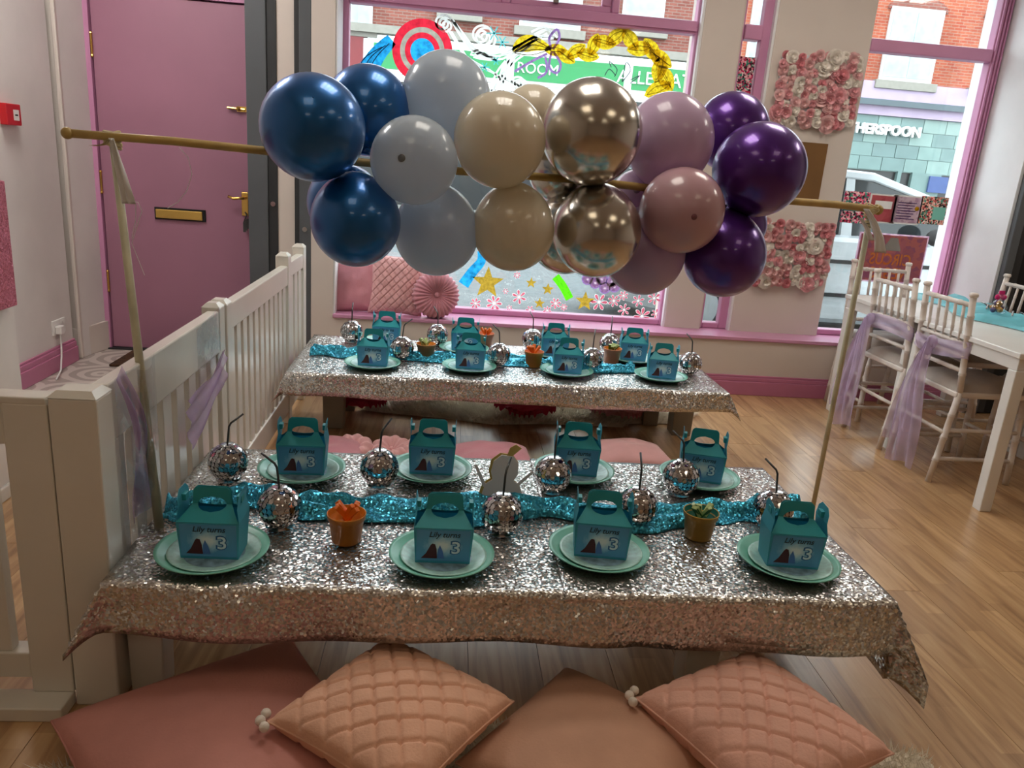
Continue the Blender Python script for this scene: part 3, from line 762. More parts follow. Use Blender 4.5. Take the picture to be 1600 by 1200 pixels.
# right-hand side: the pub, its facade swung back a little
PR = 0.0
b2 = thing('pub_building', 'red brick pub with teal stone fascia seen through the right window', 'building', (8.0, YF, -0.1))
def lp(px, py): p = fp(px, py); return p.x - 8.0, p.z + 0.1
obj('wall', MB().box((-1.05, 0, 3.85), (14, 0.1, 6.3)), 'brick_red', b2)
obj('string_course', MB().box((-1.05, -0.12, 3.42), (14, 0.05, 3.86)), 'lilac_render', b2)
obj('cornice', MB().box((-1.05, -0.35, 3.28), (14, 0.05, 3.42)), 'slate_pane', b2)
obj('fascia_top', MB().box((-1.05, -0.2, 3.06), (14, 0.05, 3.28)), 'lilac_render', b2)
tw, th = 0.62, 0.33
for r_ in range(4):
    for k in range(11):
        xa = 0.6 + k * tw + (r_ % 2) * tw * 0.5
        obj('cladding_tile', MB().box((xa, -0.1 - 0.012 * rnd.random(), 1.74 + r_ * th), (xa + tw - 0.015, 0.05, 1.74 + (r_ + 1) * th - 0.015)), 'cladding', b2)
obj('fascia_core', MB().box((-1.05, -0.08, 1.72), (14, 0.05, 3.07)), 'cladding', b2)
obj('ground_floor', MB().box((-1.05, -0.02, 0), (14, 0.1, 1.74)), 'shop_dark', b2)
for xa, xb in ((1.6, 1.75), (3.55, 3.65), (3.95, 4.75), (-1.0, -0.6)):
    obj('pier', MB().box((xa, -0.14, 0), (xb, 0.1, 1.74)), 'cladding', b2)
obj('doorway_bar', MB().box((1.7, -0.13, 1.2), (3.6, 0.05, 1.3)), 'stone', b2)
xa, za = lp(1447, 275); xb, zb = lp(1470, 302)
obj('blue_sign', MB().box((xa, -0.2, zb), (xb, -0.12, za)), 'sign_blue', b2, label='blue notice board')
me = text_mesh('WETHERSPOON', 0.335, 'wetsign', shear=0.0, depth=0.05, bold=0.012)
xr, zr = lp(1430, 210)
w_ = max(v.co.x for v in me.vertices) / U
obj('lettering', me, None, b2, loc=(xr - w_, -0.2, zr + 0.02), label='white raised letters')
for a in ((1393, 10, 1455, 118), (1320, 0, 1342, 100), (1541, 30, 1590, 150), (1180, -20, 1206, 20)):
    xa, za = lp(a[0], a[1]); xb, zb = lp(a[2], a[3]); 
    w = house_window(b2, min(xa, xb), max(xa, xb), 3.9, 5.6, 0.0, 1)
    cxx = (xa + xb) / 2; hw = abs(xb - xa) / 2 + 0.05
    arch = [(cxx + hw * 1.05 * math.cos(t), 5.55 + 0.32 * math.sin(t)) for t in [PI * k / 10 for k in range(11)]]
    obj('arch', MB().prism(arch, -0.05, 0.05), 'brick_brown', w)

# silver car parked outside
car = thing('parked_car', 'silver hatchback parked at the kerb outside the window', 'car', (1.25, 6.0, -0.2))
prof = [(0.0, 0.3), (-0.02, 0.7), (0.1, 0.95), (0.55, 1.36), (1.3, 1.46), (2.1, 1.42), (2.55, 1.3), (3.15, 0.98), (3.85, 0.86), (4.12, 0.66), (4.15, 0.3), (3.75, 0.22), (0.4, 0.22)]
low = [(0.0, 0.3), (-0.02, 0.7), (0.1, 0.93), (3.2, 0.95), (3.85, 0.86), (4.12, 0.66), (4.15, 0.3), (3.75, 0.22), (0.4, 0.22)]
obj('body', MB().prism(low, 0.0, 1.7), 'car_silver', car, bevel=0.05)
top_ = [(0.1, 0.93), (0.55, 1.36), (1.3, 1.46), (2.1, 1.42), (2.55, 1.3), (3.2, 0.95)]
obj('cabin', MB().prism([(0.16, 0.93), (0.6, 1.33), (1.3, 1.42), (2.1, 1.38), (2.5, 1.27), (3.1, 0.95)], 0.1, 1.6), 'car_glass', car)
obj('roof', MB().prism([(0.45, 1.34), (1.3, 1.47), (2.1, 1.44), (2.62, 1.29), (2.55, 1.25), (2.1, 1.37), (1.3, 1.41), (0.6, 1.31)], 0.08, 1.62), 'car_silver', car, bevel=0.015)
for x in (0.95, 1.9):
    obj('pillar', MB().add([(x, 0.06, 0.94), (x + 0.09, 0.06, 0.94), (x + 0.05, 0.09, 1.4), (x - 0.02, 0.09, 1.4), (x, 0.12, 0.94), (x + 0.09, 0.12, 0.94), (x + 0.05, 0.15, 1.4), (x - 0.02, 0.15, 1.4)], [(0, 1, 2, 3), (4, 7, 6, 5), (0, 3, 7, 4), (1, 5, 6, 2)]), 'car_silver', car)
obj('wing_mirror', MB().ball((2.62, -0.1, 0.98), 0.1, 12, 8, (1, 0.6, 0.7)), 'tyre', car, smooth=True)
for x in (0.75, 3.35):
    for y in (0.02, 1.55):
        w = obj('wheel', MB().lathe([(0.02, 0), (0.24, 0.0), (0.3, 0.03), (0.3, 0.17), (0.24, 0.2), (0.02, 0.2)], 24, (x, y + 0.17, 0.305), Matrix.Rotation(PI / 2, 3, 'X')), 'tyre', car)
        obj('hubcap', MB().lathe([(0.02, 0), (0.2, 0.0), (0.2, 0.02), (0.02, 0.03)], 20, (x, y - 0.02, 0.305), Matrix.Rotation(PI / 2, 3, 'X')), 'car_silver', w)
for z in (0.45, 0.72): obj('trim_strip', MB().box((0.1, -0.015, z), (4.0, 0.0, z + 0.03)), 'tyre', car)

# ceiling lights (above the frame; they show in the balloons)
LIGHTS = ((-0.35, 0.6, 'over the floor cushions beside the gate'), (1.5, 0.4, 'over the floor cushions on the open floor side'), (-0.4, -1.4, 'in the back of the room by the partition'),
          (1.5, -1.6, 'in the back of the room on the open floor side'), (3.1, 0.6, 'over the open floor by the bare wall'), (3.0, 2.7, 'over the white tables'), (-1.45, 3.0, 'in the lobby before the pink door'), (0.2, 2.0, 'over the front table'), (1.5, 2.9, 'over the rear table end'))
for k, (x, y, wh) in enumerate(LIGHTS):
    t = thing('ceiling_light', 'white ceiling light fitting ' + wh, 'ceiling light', (x, y, CEIL - 0.06), 0, 'ceiling light fittings')
    obj('housing', MB().box((-0.3, -0.3, 0.03), (0.3, 0.3, 0.06)).box((-0.3, -0.3, 0), (-0.28, 0.3, 0.03)).box((0.28, -0.3, 0), (0.3, 0.3, 0.03)), 'plastic_white', t)
    for j in range(4): obj('glow_strip', MB().box((-0.25 + j * 0.135, -0.28, 0.004), (-0.155 + j * 0.135, 0.28, 0.018)), 'tube_glow_cool' if k == 6 else 'tube_glow_mid' if k > 6 or k == 5 else 'tube_glow', t)
# ================================================================== white play fence
XF = -0.612     # its inner face
def fence_post(par, y0, y1, ztop, x0=XF - 0.05, x1=XF):
    p = obj('post', MB().box((x0, y0, 0), (x1, y1, ztop - 0.012)), 'fence_white', par, bevel=0.004)
    xm, ym = (x0 + x1) / 2, (y0 + y1) / 2; a = 0.012
    obj('post_cap', MB().add([(x0, y0, ztop - 0.012), (x1, y0, ztop - 0.012), (x1, y1, ztop - 0.012), (x0, y1, ztop - 0.012), (x0 + a, y0 + a, ztop), (x1 - a, y0 + a, ztop), (x1 - a, y1 - a, ztop), (x0 + a, y1 - a, ztop)],
        [(4, 5, 6, 7), (0, 1, 5, 4), (1, 2, 6, 5), (2, 3, 7, 6), (3, 0, 4, 7), (0, 3, 2, 1)]), 'fence_white', p)
    return p
def fence_panel(par, y0, y1, zt, zr, n, zb=0.14):
    obj('top_rail', MB().box((XF - 0.034, y0, zr), (XF - 0.002, y1, zt)), 'fence_white', par, bevel=0.004)
    obj('bottom_rail', MB().box((XF - 0.036, y0, 0.05), (XF - 0.002, y1, zb)), 'fence_white', par, bevel=0.004)
    step = (y1 - y0) / n
    for k in range(n):
        c_ = y0 + (k + 0.5) * step; w = step * 0.3
        obj('slat', MB().box((XF - 0.024, c_ - w, zb), (XF - 0.008, c_ + w, zr)), 'fence_white', par, bevel=0.002)
fn = thing('fence_panel', 'white slatted fence panel beside the front table with clear tape and lilac tulle', 'fence', (0, 0, 0))
fence_post(fn, 1.352, 1.42, 0.655, XF - 0.078, XF + 0.006); fence_post(fn, 2.135, 2.185, 0.672)
fence_panel(fn, 1.42, 2.135, 0.652, 0.535, 8)
fn = thing('fence_panel', 'white slatted fence panel between the double post and the window', 'fence', (0, 0, 0))
fence_post(fn, 2.19, 2.245, 0.672, XF - 0.05, XF + 0.004); fence_post(fn, 3.065, 3.125, 0.70)
fence_panel(fn, 2.245, 3.065, 0.652, 0.575, 11)
fn = thing('fence_panel', 'short white fence end piece at the window wall', 'fence', (0, 0, 0))
fence_post(fn, 3.39, 3.45, 0.70); fence_panel(fn, 3.128, 3.39, 0.66, 0.60, 3)
# gate running off to the left
g = thing('gate_panel', 'white gate panel with flat uprights meeting the fence corner post', 'gate', (0, 0, 0))
YA, YC = 1.353, 1.40
obj('top_rail', MB().box((-1.28, YA + 0.004, 0.55), (-0.77, YC, 0.628)).box((-1.28, YA, 0.628), (-0.694, YC, 0.642)), 'fence_white', g, bevel=0.003)
obj('stile', MB().box((-0.77, YA, 0.03), (-0.692, YC, 0.63)), 'fence_white', g, bevel=0.003)
obj('bottom_rail', MB().box((-1.28, YA + 0.004, 0.06), (-0.77, YC, 0.115)), 'fence_white', g, bevel=0.003)
obj('foot_bar', MB().box((-1.28, YA - 0.05, 0.0), (-0.694, YA + 0.01, 0.03)), 'fence_white', g, bevel=0.003)
for k in range(4): obj('slat', MB().box((-0.885 - k * 0.115, YA + 0.01, 0.115), (-0.805 - k * 0.115, YC - 0.012, 0.55)), 'fence_white', g, bevel=0.002)

# clear tape sheets and lilac tulle on the fence
def drape(name, fn, nu, nv, mat, label, cat, group=None):
    return tag(obj(name, MB().grid(fn, nu, nv), mat, smooth=True), label, cat, group)
drape('clear_tape', lambda u, v: (XF + 0.007 + 0.022 * math.sin(PI * u) + 0.003 * noise.noise(Vector((u * 9, v * 14, 1))), 1.43 + u * 0.2, 0.66 - v * 0.36 + 0.008 * math.sin(9 * u)), 14, 22, 'clear_tape', 'crinkled clear packing tape holding the left stand to the fence', 'tape')
drape('clear_tape', lambda u, v: (XF + 0.004 + 0.004 * abs(noise.noise(Vector((u * 12, v * 9, 4)))), 1.92 + u * 0.2, 0.648 - v * 0.15 + 0.02 * u), 16, 12, 'clear_tape', 'crinkled clear tape over the fence rail by the double post', 'tape')
drape('tulle_swag', lambda u, v: (XF + 0.012 + 0.02 * math.sin(v * 5) * (0.5 + 0.5 * math.sin(u * 9)), 1.425 + 0.045 * math.sin(v * 2.6) * 0.6 + u * (0.03 + 0.1 * v ** 2) + 0.05 * v, 0.66 - v * 0.33 + 0.02 * u), 14, 26, 'tulle_lilac', 'lilac tulle gathered down from the fence rail beside the taped stand', 'tulle')
drape('tulle_swag', lambda u, v: (XF + 0.01 + 0.014 * math.sin(v * 15 + u * 3) * 0.5 + 0.006, 1.8 + u * 0.32, 0.50 + 0.045 * u ** 1.5 - v * (0.12 - 0.03 * u) + 0.008 * math.sin(u * 7 + v * 4)), 24, 10, 'tulle_lilac', 'lilac tulle band stretched across the slats by the double post', 'tulle')

# ================================================================== low tables
def low_table(name, label, x0, x1, y0, y1, zt, legmat, legs, grp):
    t = thing(name, label, 'table', ((x0 + x1) / 2, (y0 + y1) / 2, 0), 0, grp)
    cx, cy = (x0 + x1) / 2, (y0 + y1) / 2
    n = 5; w = (y1 - y0) / n
    for k in range(n):
        obj('board', MB().box((x0 - cx + 0.01, y0 - cy + k * w + 0.002, zt - 0.026), (x1 - cx - 0.01, y0 - cy + (k + 1) * w - 0.002, zt - 0.004)), legmat, t, bevel=0.002)
    obj('apron', MB().box((x0 - cx + 0.06, y0 - cy + 0.08, zt - 0.075), (x1 - cx - 0.06, y0 - cy + 0.1, zt - 0.027)).box((x0 - cx + 0.06, y1 - cy - 0.1, zt - 0.075), (x1 - cx - 0.06, y1 - cy - 0.08, zt - 0.027)), legmat, t)
    for lx, ly, s in legs:
        obj('leg', MB().add([(lx - cx - s, ly - cy - s, 0), (lx - cx + s, ly - cy - s, 0), (lx - cx + s, ly - cy + s, 0), (lx - cx - s, ly - cy + s, 0),
            (lx - cx - s * 1.15, ly - cy - s, zt - 0.027), (lx - cx + s * 1.15, ly - cy - s, zt - 0.027), (lx - cx + s * 1.15, ly - cy + s, zt - 0.027), (lx - cx - s * 1.15, ly - cy + s, zt - 0.027)],
            [(0, 3, 2, 1), (4, 5, 6, 7), (0, 1, 5, 4), (1, 2, 6, 5), (2, 3, 7, 6), (3, 0, 4, 7)]), legmat, t, bevel=0.003)
    return t
TZ = 0.305
low_table('low_table', 'low wooden picnic table under silver cloth by the floor cushions', -0.59, 0.92, 1.31, 1.985, TZ, 'fence_white', ((-0.565, 1.42, 0.032), (0.6, 1.44, 0.036), (-0.565, 1.9, 0.032), (0.6, 1.9, 0.036)), 'low party tables')
low_table('low_table', 'low taupe wooden table under silver cloth below the window', -0.56, 1.11, 2.77, 3.38, TZ, 'table_grey', ((-0.43, 3.07, 0.04), (1.07, 3.17, 0.042), (-0.40, 3.29, 0.03), (0.96, 3.28, 0.034)), 'low party tables')

def cloth(name, label, x0, x1, y0, y1, z, ov, seed, flare=0.25, wav=0.012):
    """sequin cloth: flat on the table top, falling over the four edges"""
    ol, orr, of, ob = ov
    def coords(a, b, o0, o1, n):
        L = []
        m0 = max(3, int(o0 / 0.015)); m1 = max(3, int(o1 / 0.015))
        for k in range(m0): L.append(a - o0 + o0 * k / m0)
        for k in range(n + 1): L.append(a + (b - a) * k / n)
        for k in range(m1): L.append(b + o1 * (k + 1) / m1)
        return L
    us = coords(x0, x1, ol, orr, 90); vs = coords(y0, y1, of, ob, 36)
    mb = MB(); W = len(us)
    for b in vs:
        for a in us:
            dx = (x0 - a) if a < x0 else (a - x1 if a > x1 else 0); dy = (y0 - b) if b < y0 else (b - y1 if b > y1 else 0)
            sx = -1 if a < x0 else 1; sy = -1 if b < y0 else 1
            px, py = min(max(a, x0), x1), min(max(b, y0), y1)
            wx = noise.noise(Vector((a * 7, b * 3, seed))); wy = noise.noise(Vector((a * 3, b * 7, seed + 9)))
            drop = math.hypot(dx, dy) if dx and dy else dx + dy
            hem = 1 + 0.16 * noise.noise(Vector((a * 2.3 + seed, b * 2.3, 3)))
            q = max(0, drop); fold = min(1, q / 0.05)
            if dx and dy:      # corner: folds into a hanging point
                m_ = min(dx, dy); px += sx * (flare * 0.3 * dx + 0.5 * m_); py += sy * (flare * 0.3 * dy + 0.5 * m_)
            elif dx: px += sx * (flare * 0.45 * dx + wav * wx * fold)
            elif dy: py += sy * (flare * 0.45 * dy + wav * (wy + 0.6 * math.sin(a * 17 + seed)) * fold)
            zz = z - q * hem + (0.0025 * noise.noise(Vector((a * 6, b * 6, seed))) if q == 0 else 0)
            if q: zz = z - max(0, q * hem * (0.95 if dx and dy else 1) - 0.004)
            mb.v.append(Vector((px, py, zz)))
    for j in range(len(vs) - 1):
        for i_ in range(W - 1):
            k = j * W + i_; mb.f.append((k, k + 1, k + W + 1, k + W))
    return tag(obj(name, mb, 'sequin_silver', smooth=True, solid=0.0016), label, 'tablecloth', 'silver sequin tablecloths')
cloth('sequin_tablecloth', 'silver sequin cloth draped over the table by the floor cushions', -0.60, 0.93, 1.298, 1.99, TZ + 0.003, (0.09, 0.13, 0.105, 0.07), 2.0)
# the overlapping second cloth towards the right end
cloth('sequin_tablecloth', 'second silver sequin cloth overlapping at the stand end of the front table', 0.26, 0.934, 1.292, 1.993, TZ + 0.0062, (0.0, 0.2, 0.115, 0.08), 6.0, 0.12)
cloth('sequin_tablecloth', 'silver sequin cloth draped over the table below the window', -0.565, 1.115, 2.765, 3.385, TZ + 0.003, (0.075, 0.075, 0.085, 0.06), 11.0)
ZC = TZ + 0.0088     # cloth surface where things stand

def s_edge(u, v, seed): return noise.noise(Vector((u * 26, round(v), seed + 3)))
def runner(label, pts, wid, z, seed):
    P_ = [Vector(p) for p in pts]; n = 110; m = 16
    def fn(u, v):
        t = u * (len(P_) - 1); k = min(int(t), len(P_) - 2); f = t - k
        p0, p1, p2, p3 = P_[max(k - 1, 0)], P_[k], P_[k + 1], P_[min(k + 2, len(P_) - 1)]
        q = 0.5 * ((2 * p1) + (p2 - p0) * f + (2 * p0 - 5 * p1 + 4 * p2 - p3) * f * f + (3 * p1 - p0 - 3 * p2 + p3) * f ** 3)
        w = wid * (0.95 + 0.6 * noise.noise(Vector((u * 11, 0, seed))) + 0.2 * s_edge(u, v, seed)); q = q + Vector((0, 0.025 * noise.noise(Vector((u * 8, 5, seed))), 0))
        s = v * 2 - 1
        h = 0.026 * (1 - s ** 4) * (0.55 + 0.55 * math.sin(s * 6 + u * 31 + seed + 3 * noise.noise(Vector((u * 14, v * 2, seed))))) + 0.02 * noise.noise(Vector((u * 34, v * 4, seed)))
        if abs(s) > 0.99: h = 0
        return (q.x, q.y + s * w, z + max(0.001, h) + q.z)
    return tag(obj('sequin_runner', MB().grid(fn, n, m), 'sequin_teal', smooth=True, solid=0.0015), label, 'table runner', 'teal sequin runners')
runner('crumpled turquoise sequin runner along the front table', [(-0.585, 1.60, 0.0), (-0.52, 1.61, 0.003), (-0.44, 1.66, 0), (-0.3, 1.64, 0), (-0.11, 1.63, 0), (0.1, 1.645, 0), (0.3, 1.65, 0), (0.49, 1.64, 0), (0.66, 1.66, 0), (0.80, 1.69, 0), (0.925, 1.73, 0)], 0.062, ZC, 1.0)
runner('crumpled turquoise sequin runner along the table below the window', [(-0.52, 3.05, 0), (-0.34, 3.06, 0), (-0.1, 3.05, 0), (0.16, 3.06, 0), (0.4, 3.06, 0), (0.55, 3.02, 0), (0.8, 3.05, 0)], 0.055, TZ + 0.006, 4.0)

# ================================================================== place settings
plate_prof = [(0.001, 0.0), (0.07, 0.0), (0.082, 0.004), (0.1, 0.014), (0.1075, 0.0165), (0.1075, 0.0185), (0.1, 0.0165), (0.081, 0.0065), (0.069, 0.003), (0.001, 0.003)]
plate_me = mesh_of(MB().lathe(plate_prof, 48), 'dinner_plate', 'plate_teal', True)
sp = [(0.001, 0.0), (0.06, 0.0), (0.069, 0.003), (0.083, 0.0085), (0.088, 0.0095), (0.088, 0.0107), (0.083, 0.0102), (0.068, 0.005), (0.059, 0.0018), (0.001, 0.0018)]
plain('plate_pale', (176, 222, 214), 0.3, var=0.12, scale=60); plain('plate_print', (150, 186, 204), 0.35, var=0.3, scale=40)
small_me = mesh_of(MB().lathe(sp, 48), 'paper_plate', 'plate_pale', True)
print_me = mesh_of(MB().lathe([(0.001, 0.002), (0.057, 0.002), (0.0575, 0.0024), (0.001, 0.0024)], 40), 'plate_print', 'plate_print')

# gable party box -----------------------------------------------------
BW, BD, BH = 0.148, 0.092, 0.098
def build_box():
    r = thing('party_box', 'x', 'box', (0, 0, 0))
    taper = 0.006
    a, b = BW / 2, BD / 2
    body = MB().add([(-a + taper, -b + taper, 0), (a - taper, -b + taper, 0), (a - taper, b - taper, 0), (-a + taper, b - taper, 0), (-a, -b, BH), (a, -b, BH), (a, b, BH), (-a, b, BH)],
                    [(0, 3, 2, 1), (0, 1, 5, 4), (1, 2, 6, 5), (2, 3, 7, 6), (3, 0, 4, 7)])
    obj('body', body, 'box_side_lit', r, solid=0.0008)
    def sheet(sy):
        rows = 22; S = 0.094; mb = MB(); prev = None
        for k in range(rows + 1):
            s = S * k / rows
            if s < 0.046: hw = a - (a - 0.047) * (s / 0.046) ** 0.9
            elif s < 0.083: hw = 0.047 - 0.003 * (s - 0.046) / 0.037
            else: hw = 0.044 - 0.009 * ((s - 0.083) / 0.011) ** 2
            hc, hr = 0.047, 0.021
            hole = 0.034 * math.sqrt(max(0, 1 - ((s - hc) / hr) ** 2)) if abs(s - hc) < hr else 0
            bend = 0.046
            if s <= bend: f = s / bend; y = b + (0.004 - b) * f; z = BH + 0.03 * f
            else: y = 0.004; z = BH + 0.03 + (s - bend) * 0.94
            y = -y * sy
            row = [(-hw, y, z), (-hole, y, z), (hole, y, z), (hw, y, z)]
            kk = len(mb.v); mb.v += [Vector(p) for p in row]
            if prev is not None:
                mb.f.append((prev, prev + 1, kk + 1, kk)); mb.f.append((prev + 2, prev + 3, kk + 3, kk + 2))
                if hole == 0 and phole == 0: mb.f.append((prev + 1, prev + 2, kk + 2, kk + 1))
            prev = kk; phole = hole
        return mb
    obj('front_handle', sheet(1), 'box_teal', r, solid=0.0008); obj('back_handle', sheet(-1), 'box_teal', r, solid=0.0008)
    for sx in (-1, 1):
        # gable side flap leaning in, with its fold-out tab
        out = [(-b, 0), (-0.04, 0.034), (-0.037, 0.058), (-0.02, 0.072), (0.02, 0.072), (0.037, 0.058), (0.04, 0.034), (b, 0)]
        vs = [(sx * (a - 0.2 * h + (0.30 * max(0, h - 0.03))), y, BH + h) for y, h in out]
        fl = obj('side_flap', MB().add(vs, [tuple(range(8))]), 'box_side_lit', r, solid=0.0008)
        x = sx * (a - 0.014)
        obj('tab', MB().box((min(x, x + sx * 0.012), -0.011, BH + 0.04), (max(x, x + sx * 0.012), 0.011, BH + 0.056)), 'box_teal', fl)
    # front label
    th_ = math.atan2(taper, BH)
    lab = obj('front_label', MB().box((-0.0665, -0.0006, -0.0435), (0.0665, 0.0006, 0.0435)), 'label', r, loc=(0, -b + 0.0022, 0.05), rot=(th_, 0, 0))
    y = -0.0012
    obj('lettering', text_mesh('Lily turns', 0.021, 'letter_dark', shear=0.25, bold=0.0004, sx=0.98), None, lab, loc=(0.002, y, 0.031))
    obj('digit_shadow', text_mesh('3', 0.05, 'digit_shadow', bold=0.0028, sx=1.15), None, lab, loc=(0.031, y, -0.006))
    obj('digit', text_mesh('3', 0.048, 'digit_blue', bold=0.0004, sx=1.15), None, lab, loc=(0.032, y - 0.0006, -0.006))
    gown = [(-0.054, -0.036), (-0.042, -0.022), (-0.031, 0.002), (-0.027, 0.006), (-0.02, 0.004), (-0.016, -0.01), (-0.014, -0.036)]
    obj('printed_shape', MB().prism(gown, y - 0.0002, y + 0.0004), 'maroon_print', lab)
    obj('printed_shape', MB().prism([(-0.014, -0.036), (-0.013, -0.012), (-0.008, 0.002), (-0.001, -0.014), (0.004, -0.036)], y - 0.0002, y + 0.0004), 'blue_print', lab)
    return r
box0 = build_box(); box0.scale = (0.8, 0.8, 0.8)
# mirror-ball cup ------------------------------------------------------
CR = 0.0385
def build_cup():
    r = thing('disco_cup', 'x', 'cup', (0, 0, 0))
    prof = [(0.02, 0.0), (0.024, 0.003)]
    for k in range(13):
        t = -0.83 * PI / 2 + (PI * 0.89) * k / 12
        prof.append((CR * 0.97 * math.cos(t), CR + CR * 0.97 * math.sin(t)))
    obj('cup_body', MB().lathe(prof, 28), 'chrome', r, smooth=True)
    mb = MB()
    rows = 11
    for k in range(rows):
        t = -1.2 + 2.3 * k / (rows - 1); n = max(6, int(2 * PI * math.cos(t) / 0.25)); 
        for j in range(n):
            p = 2 * PI * (j + 0.5 * (k % 2)) / n
            d = Vector((math.cos(t) * math.cos(p), math.cos(t) * math.sin(p), math.sin(t)))
            e1 = Vector((-math.sin(p), math.cos(p), 0)); e2 = d.cross(e1)
            jit = (e1 * rnd.uniform(-1, 1) + e2 * rnd.uniform(-1, 1)) * 0.05
            c_ = d * CR * 1.0 + Vector((0, 0, CR)); s = CR * 0.118
            dd = (d + jit).normalized(); f1 = dd.cross(e2).normalized(); f2 = dd.cross(f1)
            mb.add([c_ + (f1 * math.cos(q * PI / 3) + f2 * math.sin(q * PI / 3)) * s for q in range(6)], [tuple(range(6))])
    tl = obj('mirror_tiles', mb, 'mirror', r); tl['kind'] = 'stuff'
    lid = obj('lid', MB().lathe([(0.012, CR * 1.9), (0.0145, CR * 1.92), (0.0145, CR * 1.98), (0.012, CR * 2.0), (0.001, CR * 2.01)], 24), 'chrome', r, smooth=True)
    obj('straw', MB().tube([(0, 0, CR * 1.2), (0, 0, CR * 2.0), (0.004, 0, CR * 2.0 + 0.035), (0.008, 0, CR * 2.0 + 0.042), (0.032, 0, CR * 2.0 + 0.058)], 0.0021, 8), 'straw_steel', r, smooth=True)
    return r
cup0 = build_cup(); cup0.scale = (1.22, 1.22, 1.22)
# snack tub -------------------------------------------------------------
def build_tub(mat, inner, fill):
    r = thing('snack_tub', 'x', 'tub', (0, 0, 0)); s = 0.032
    obj('tub_body', MB().lathe([(0.001, 0), (0.0245, 0), (0.026, 0.002), (0.031, 0.044), (0.0335, 0.045), (0.0335, 0.052), (0.0345, 0.053), (0.0345, 0.055)], 32, cap=False), mat, r, smooth=True, solid=0.0012)
    obj('tub_lining', MB().lathe([(0.001, 0.03), (0.0278, 0.03), (0.0328, 0.0548)], 32, cap=False), inner, r, smooth=True)
    q = random.Random(len(mat) + len(fill))
    for k in range(7):
        a = q.uniform(0, 2 * PI); rr_ = q.uniform(0.004, 0.014); tilt = q.uniform(0.35, 0.9)
        mt = Matrix.Translation((rr_ * math.cos(a), rr_ * math.sin(a), 0.056)) @ Matrix.Rotation(a + q.uniform(-0.6, 0.6), 4, 'Z') @ Matrix.Rotation(tilt, 4, 'Y')
        if fill == 'carrot':
            mb = MB().box((-0.005, -0.004, -0.016), (0.004, 0.0045, 0.022), mt); obj('carrot_stick', mb, 'carrot', r, bevel=0.001)
        else:
            w = obj('cucumber_stick', MB().box((-0.003, -0.0055, -0.014), (0.003, 0.0055, 0.017), mt), 'cucumber_flesh', r, bevel=0.001)
            obj('skin', MB().box((0.003, -0.0056, -0.0142), (0.0042, 0.0056, 0.0172), mt), 'cucumber_skin', w)
    return r

ORD = ['first', 'second', 'third', 'fourth']
front_row = [((333, 862), -0.02), ((690, 869), -0.01), ((935, 862), -0.12), ((1230, 877), -0.10)]
back_row = [((472, 735), 0.03), ((673, 735), -0.02), ((897, 737), -0.06), ((1092, 747), -0.26)]
wf = [((582, 569), -0.02), ((733, 574), -0.03), ((885, 581), -0.07), ((1032, 589), -0.16)]
wbk = [((603, 536), -0.02), ((725, 546), -0.05), ((865, 554), -0.06), ((987, 561), -0.12)]
first = True; firstcup = True
def settings(row, zc, where, side, tbl, scale=1.0):
    global first
    for k, ((px, py), yaw) in enumerate(row):
        p = onz(px, py, zc + 0.006); p.z = zc
        desc = f'{ORD[k]} from the fence in the {side} row of the {tbl} table'
        pl = tag(obj('dinner_plate', plate_me, None, loc=p), f'turquoise plate, {desc}', 'plate', 'turquoise dinner plates')
        sm = tag(obj('paper_plate', small_me, None, loc=p + Vector((0.004, -0.002, 0.0033)), rot=(0, 0, k)), f'pale patterned smaller plate, {desc}', 'plate', 'pale patterned paper plates')
        obj('printed_centre', print_me, None, sm)
        b = box0 if first else dup(box0); first = False
        tag(b, f'turquoise gable party box, {desc}', 'box', 'turquoise gable party boxes')
        setloc(b, p + Vector((0.002, 0.004, 0.0062)), yaw)
settings(front_row, ZC, 'front', 'cushion-side', 'front')
settings(back_row, ZC, 'front', 'window-side', 'front')
settings(wf, TZ + 0.005, 'window', 'room-side', 'rear')
settings(wbk, TZ + 0.005, 'window', 'window-side', 'rear')

cups = [((437, 837), 2.6, 'front', 'beside the carrot tub'), ((782, 846), 1.2, 'front', 'in front of the white card cut-out'), ((357, 764), 0.5, 'front', 'at the fence end'), ((592, 772), 0.9, 'front', 'between two window-side boxes by the runner'),
        ((860, 777), 1.4, 'front', 'behind the card cut-out on the runner'), ((1057, 781), 2.5, 'front', 'behind the cucumber tub'), ((992, 834), 1.5, 'front', 'half hidden behind the third box'), ((1203, 838), 2.4, 'front', 'behind the stand-end box'),
        ((550, 539), 1.6, 'rear', 'at the fence end, window side'), ((683, 544), 2.2, 'rear', 'next to the second window-side box'), ((830, 551), 2.0, 'rear', 'behind the orange carrot tub'), ((950, 558), 1.4, 'rear', 'behind the peach cucumber tub'),
        ((628, 566), 0.4, 'rear', 'next to the first room-side box'), ((778, 576), 2.5, 'rear', 'next to the second room-side box'), ((922, 583), 1.3, 'rear', 'next to the third room-side box'), ((1075, 589), 2.2, 'rear', 'at the stand end corner')]
for k, ((px, py), a, tb, wh) in enumerate(cups):
    zc = ZC if tb == 'front' else TZ + 0.005
    p = onz(px, py - (14 if tb == 'front' else 6), zc); p.z = zc
    p.y -= 0.014 if tb == 'rear' else (0.02 if k in (4, 5) else 0)
    c_ = cup0 if k == 0 else dup(cup0)
    tag(c_, f'mirror-ball cup with bent straw on the {tb} table, {wh}', 'cup', 'mirror-ball cups'); setloc(c_, p, a if False else 0)
    c_.rotation_euler = (0, 0, {0: 2.9}.get(k, a) * 1.0)
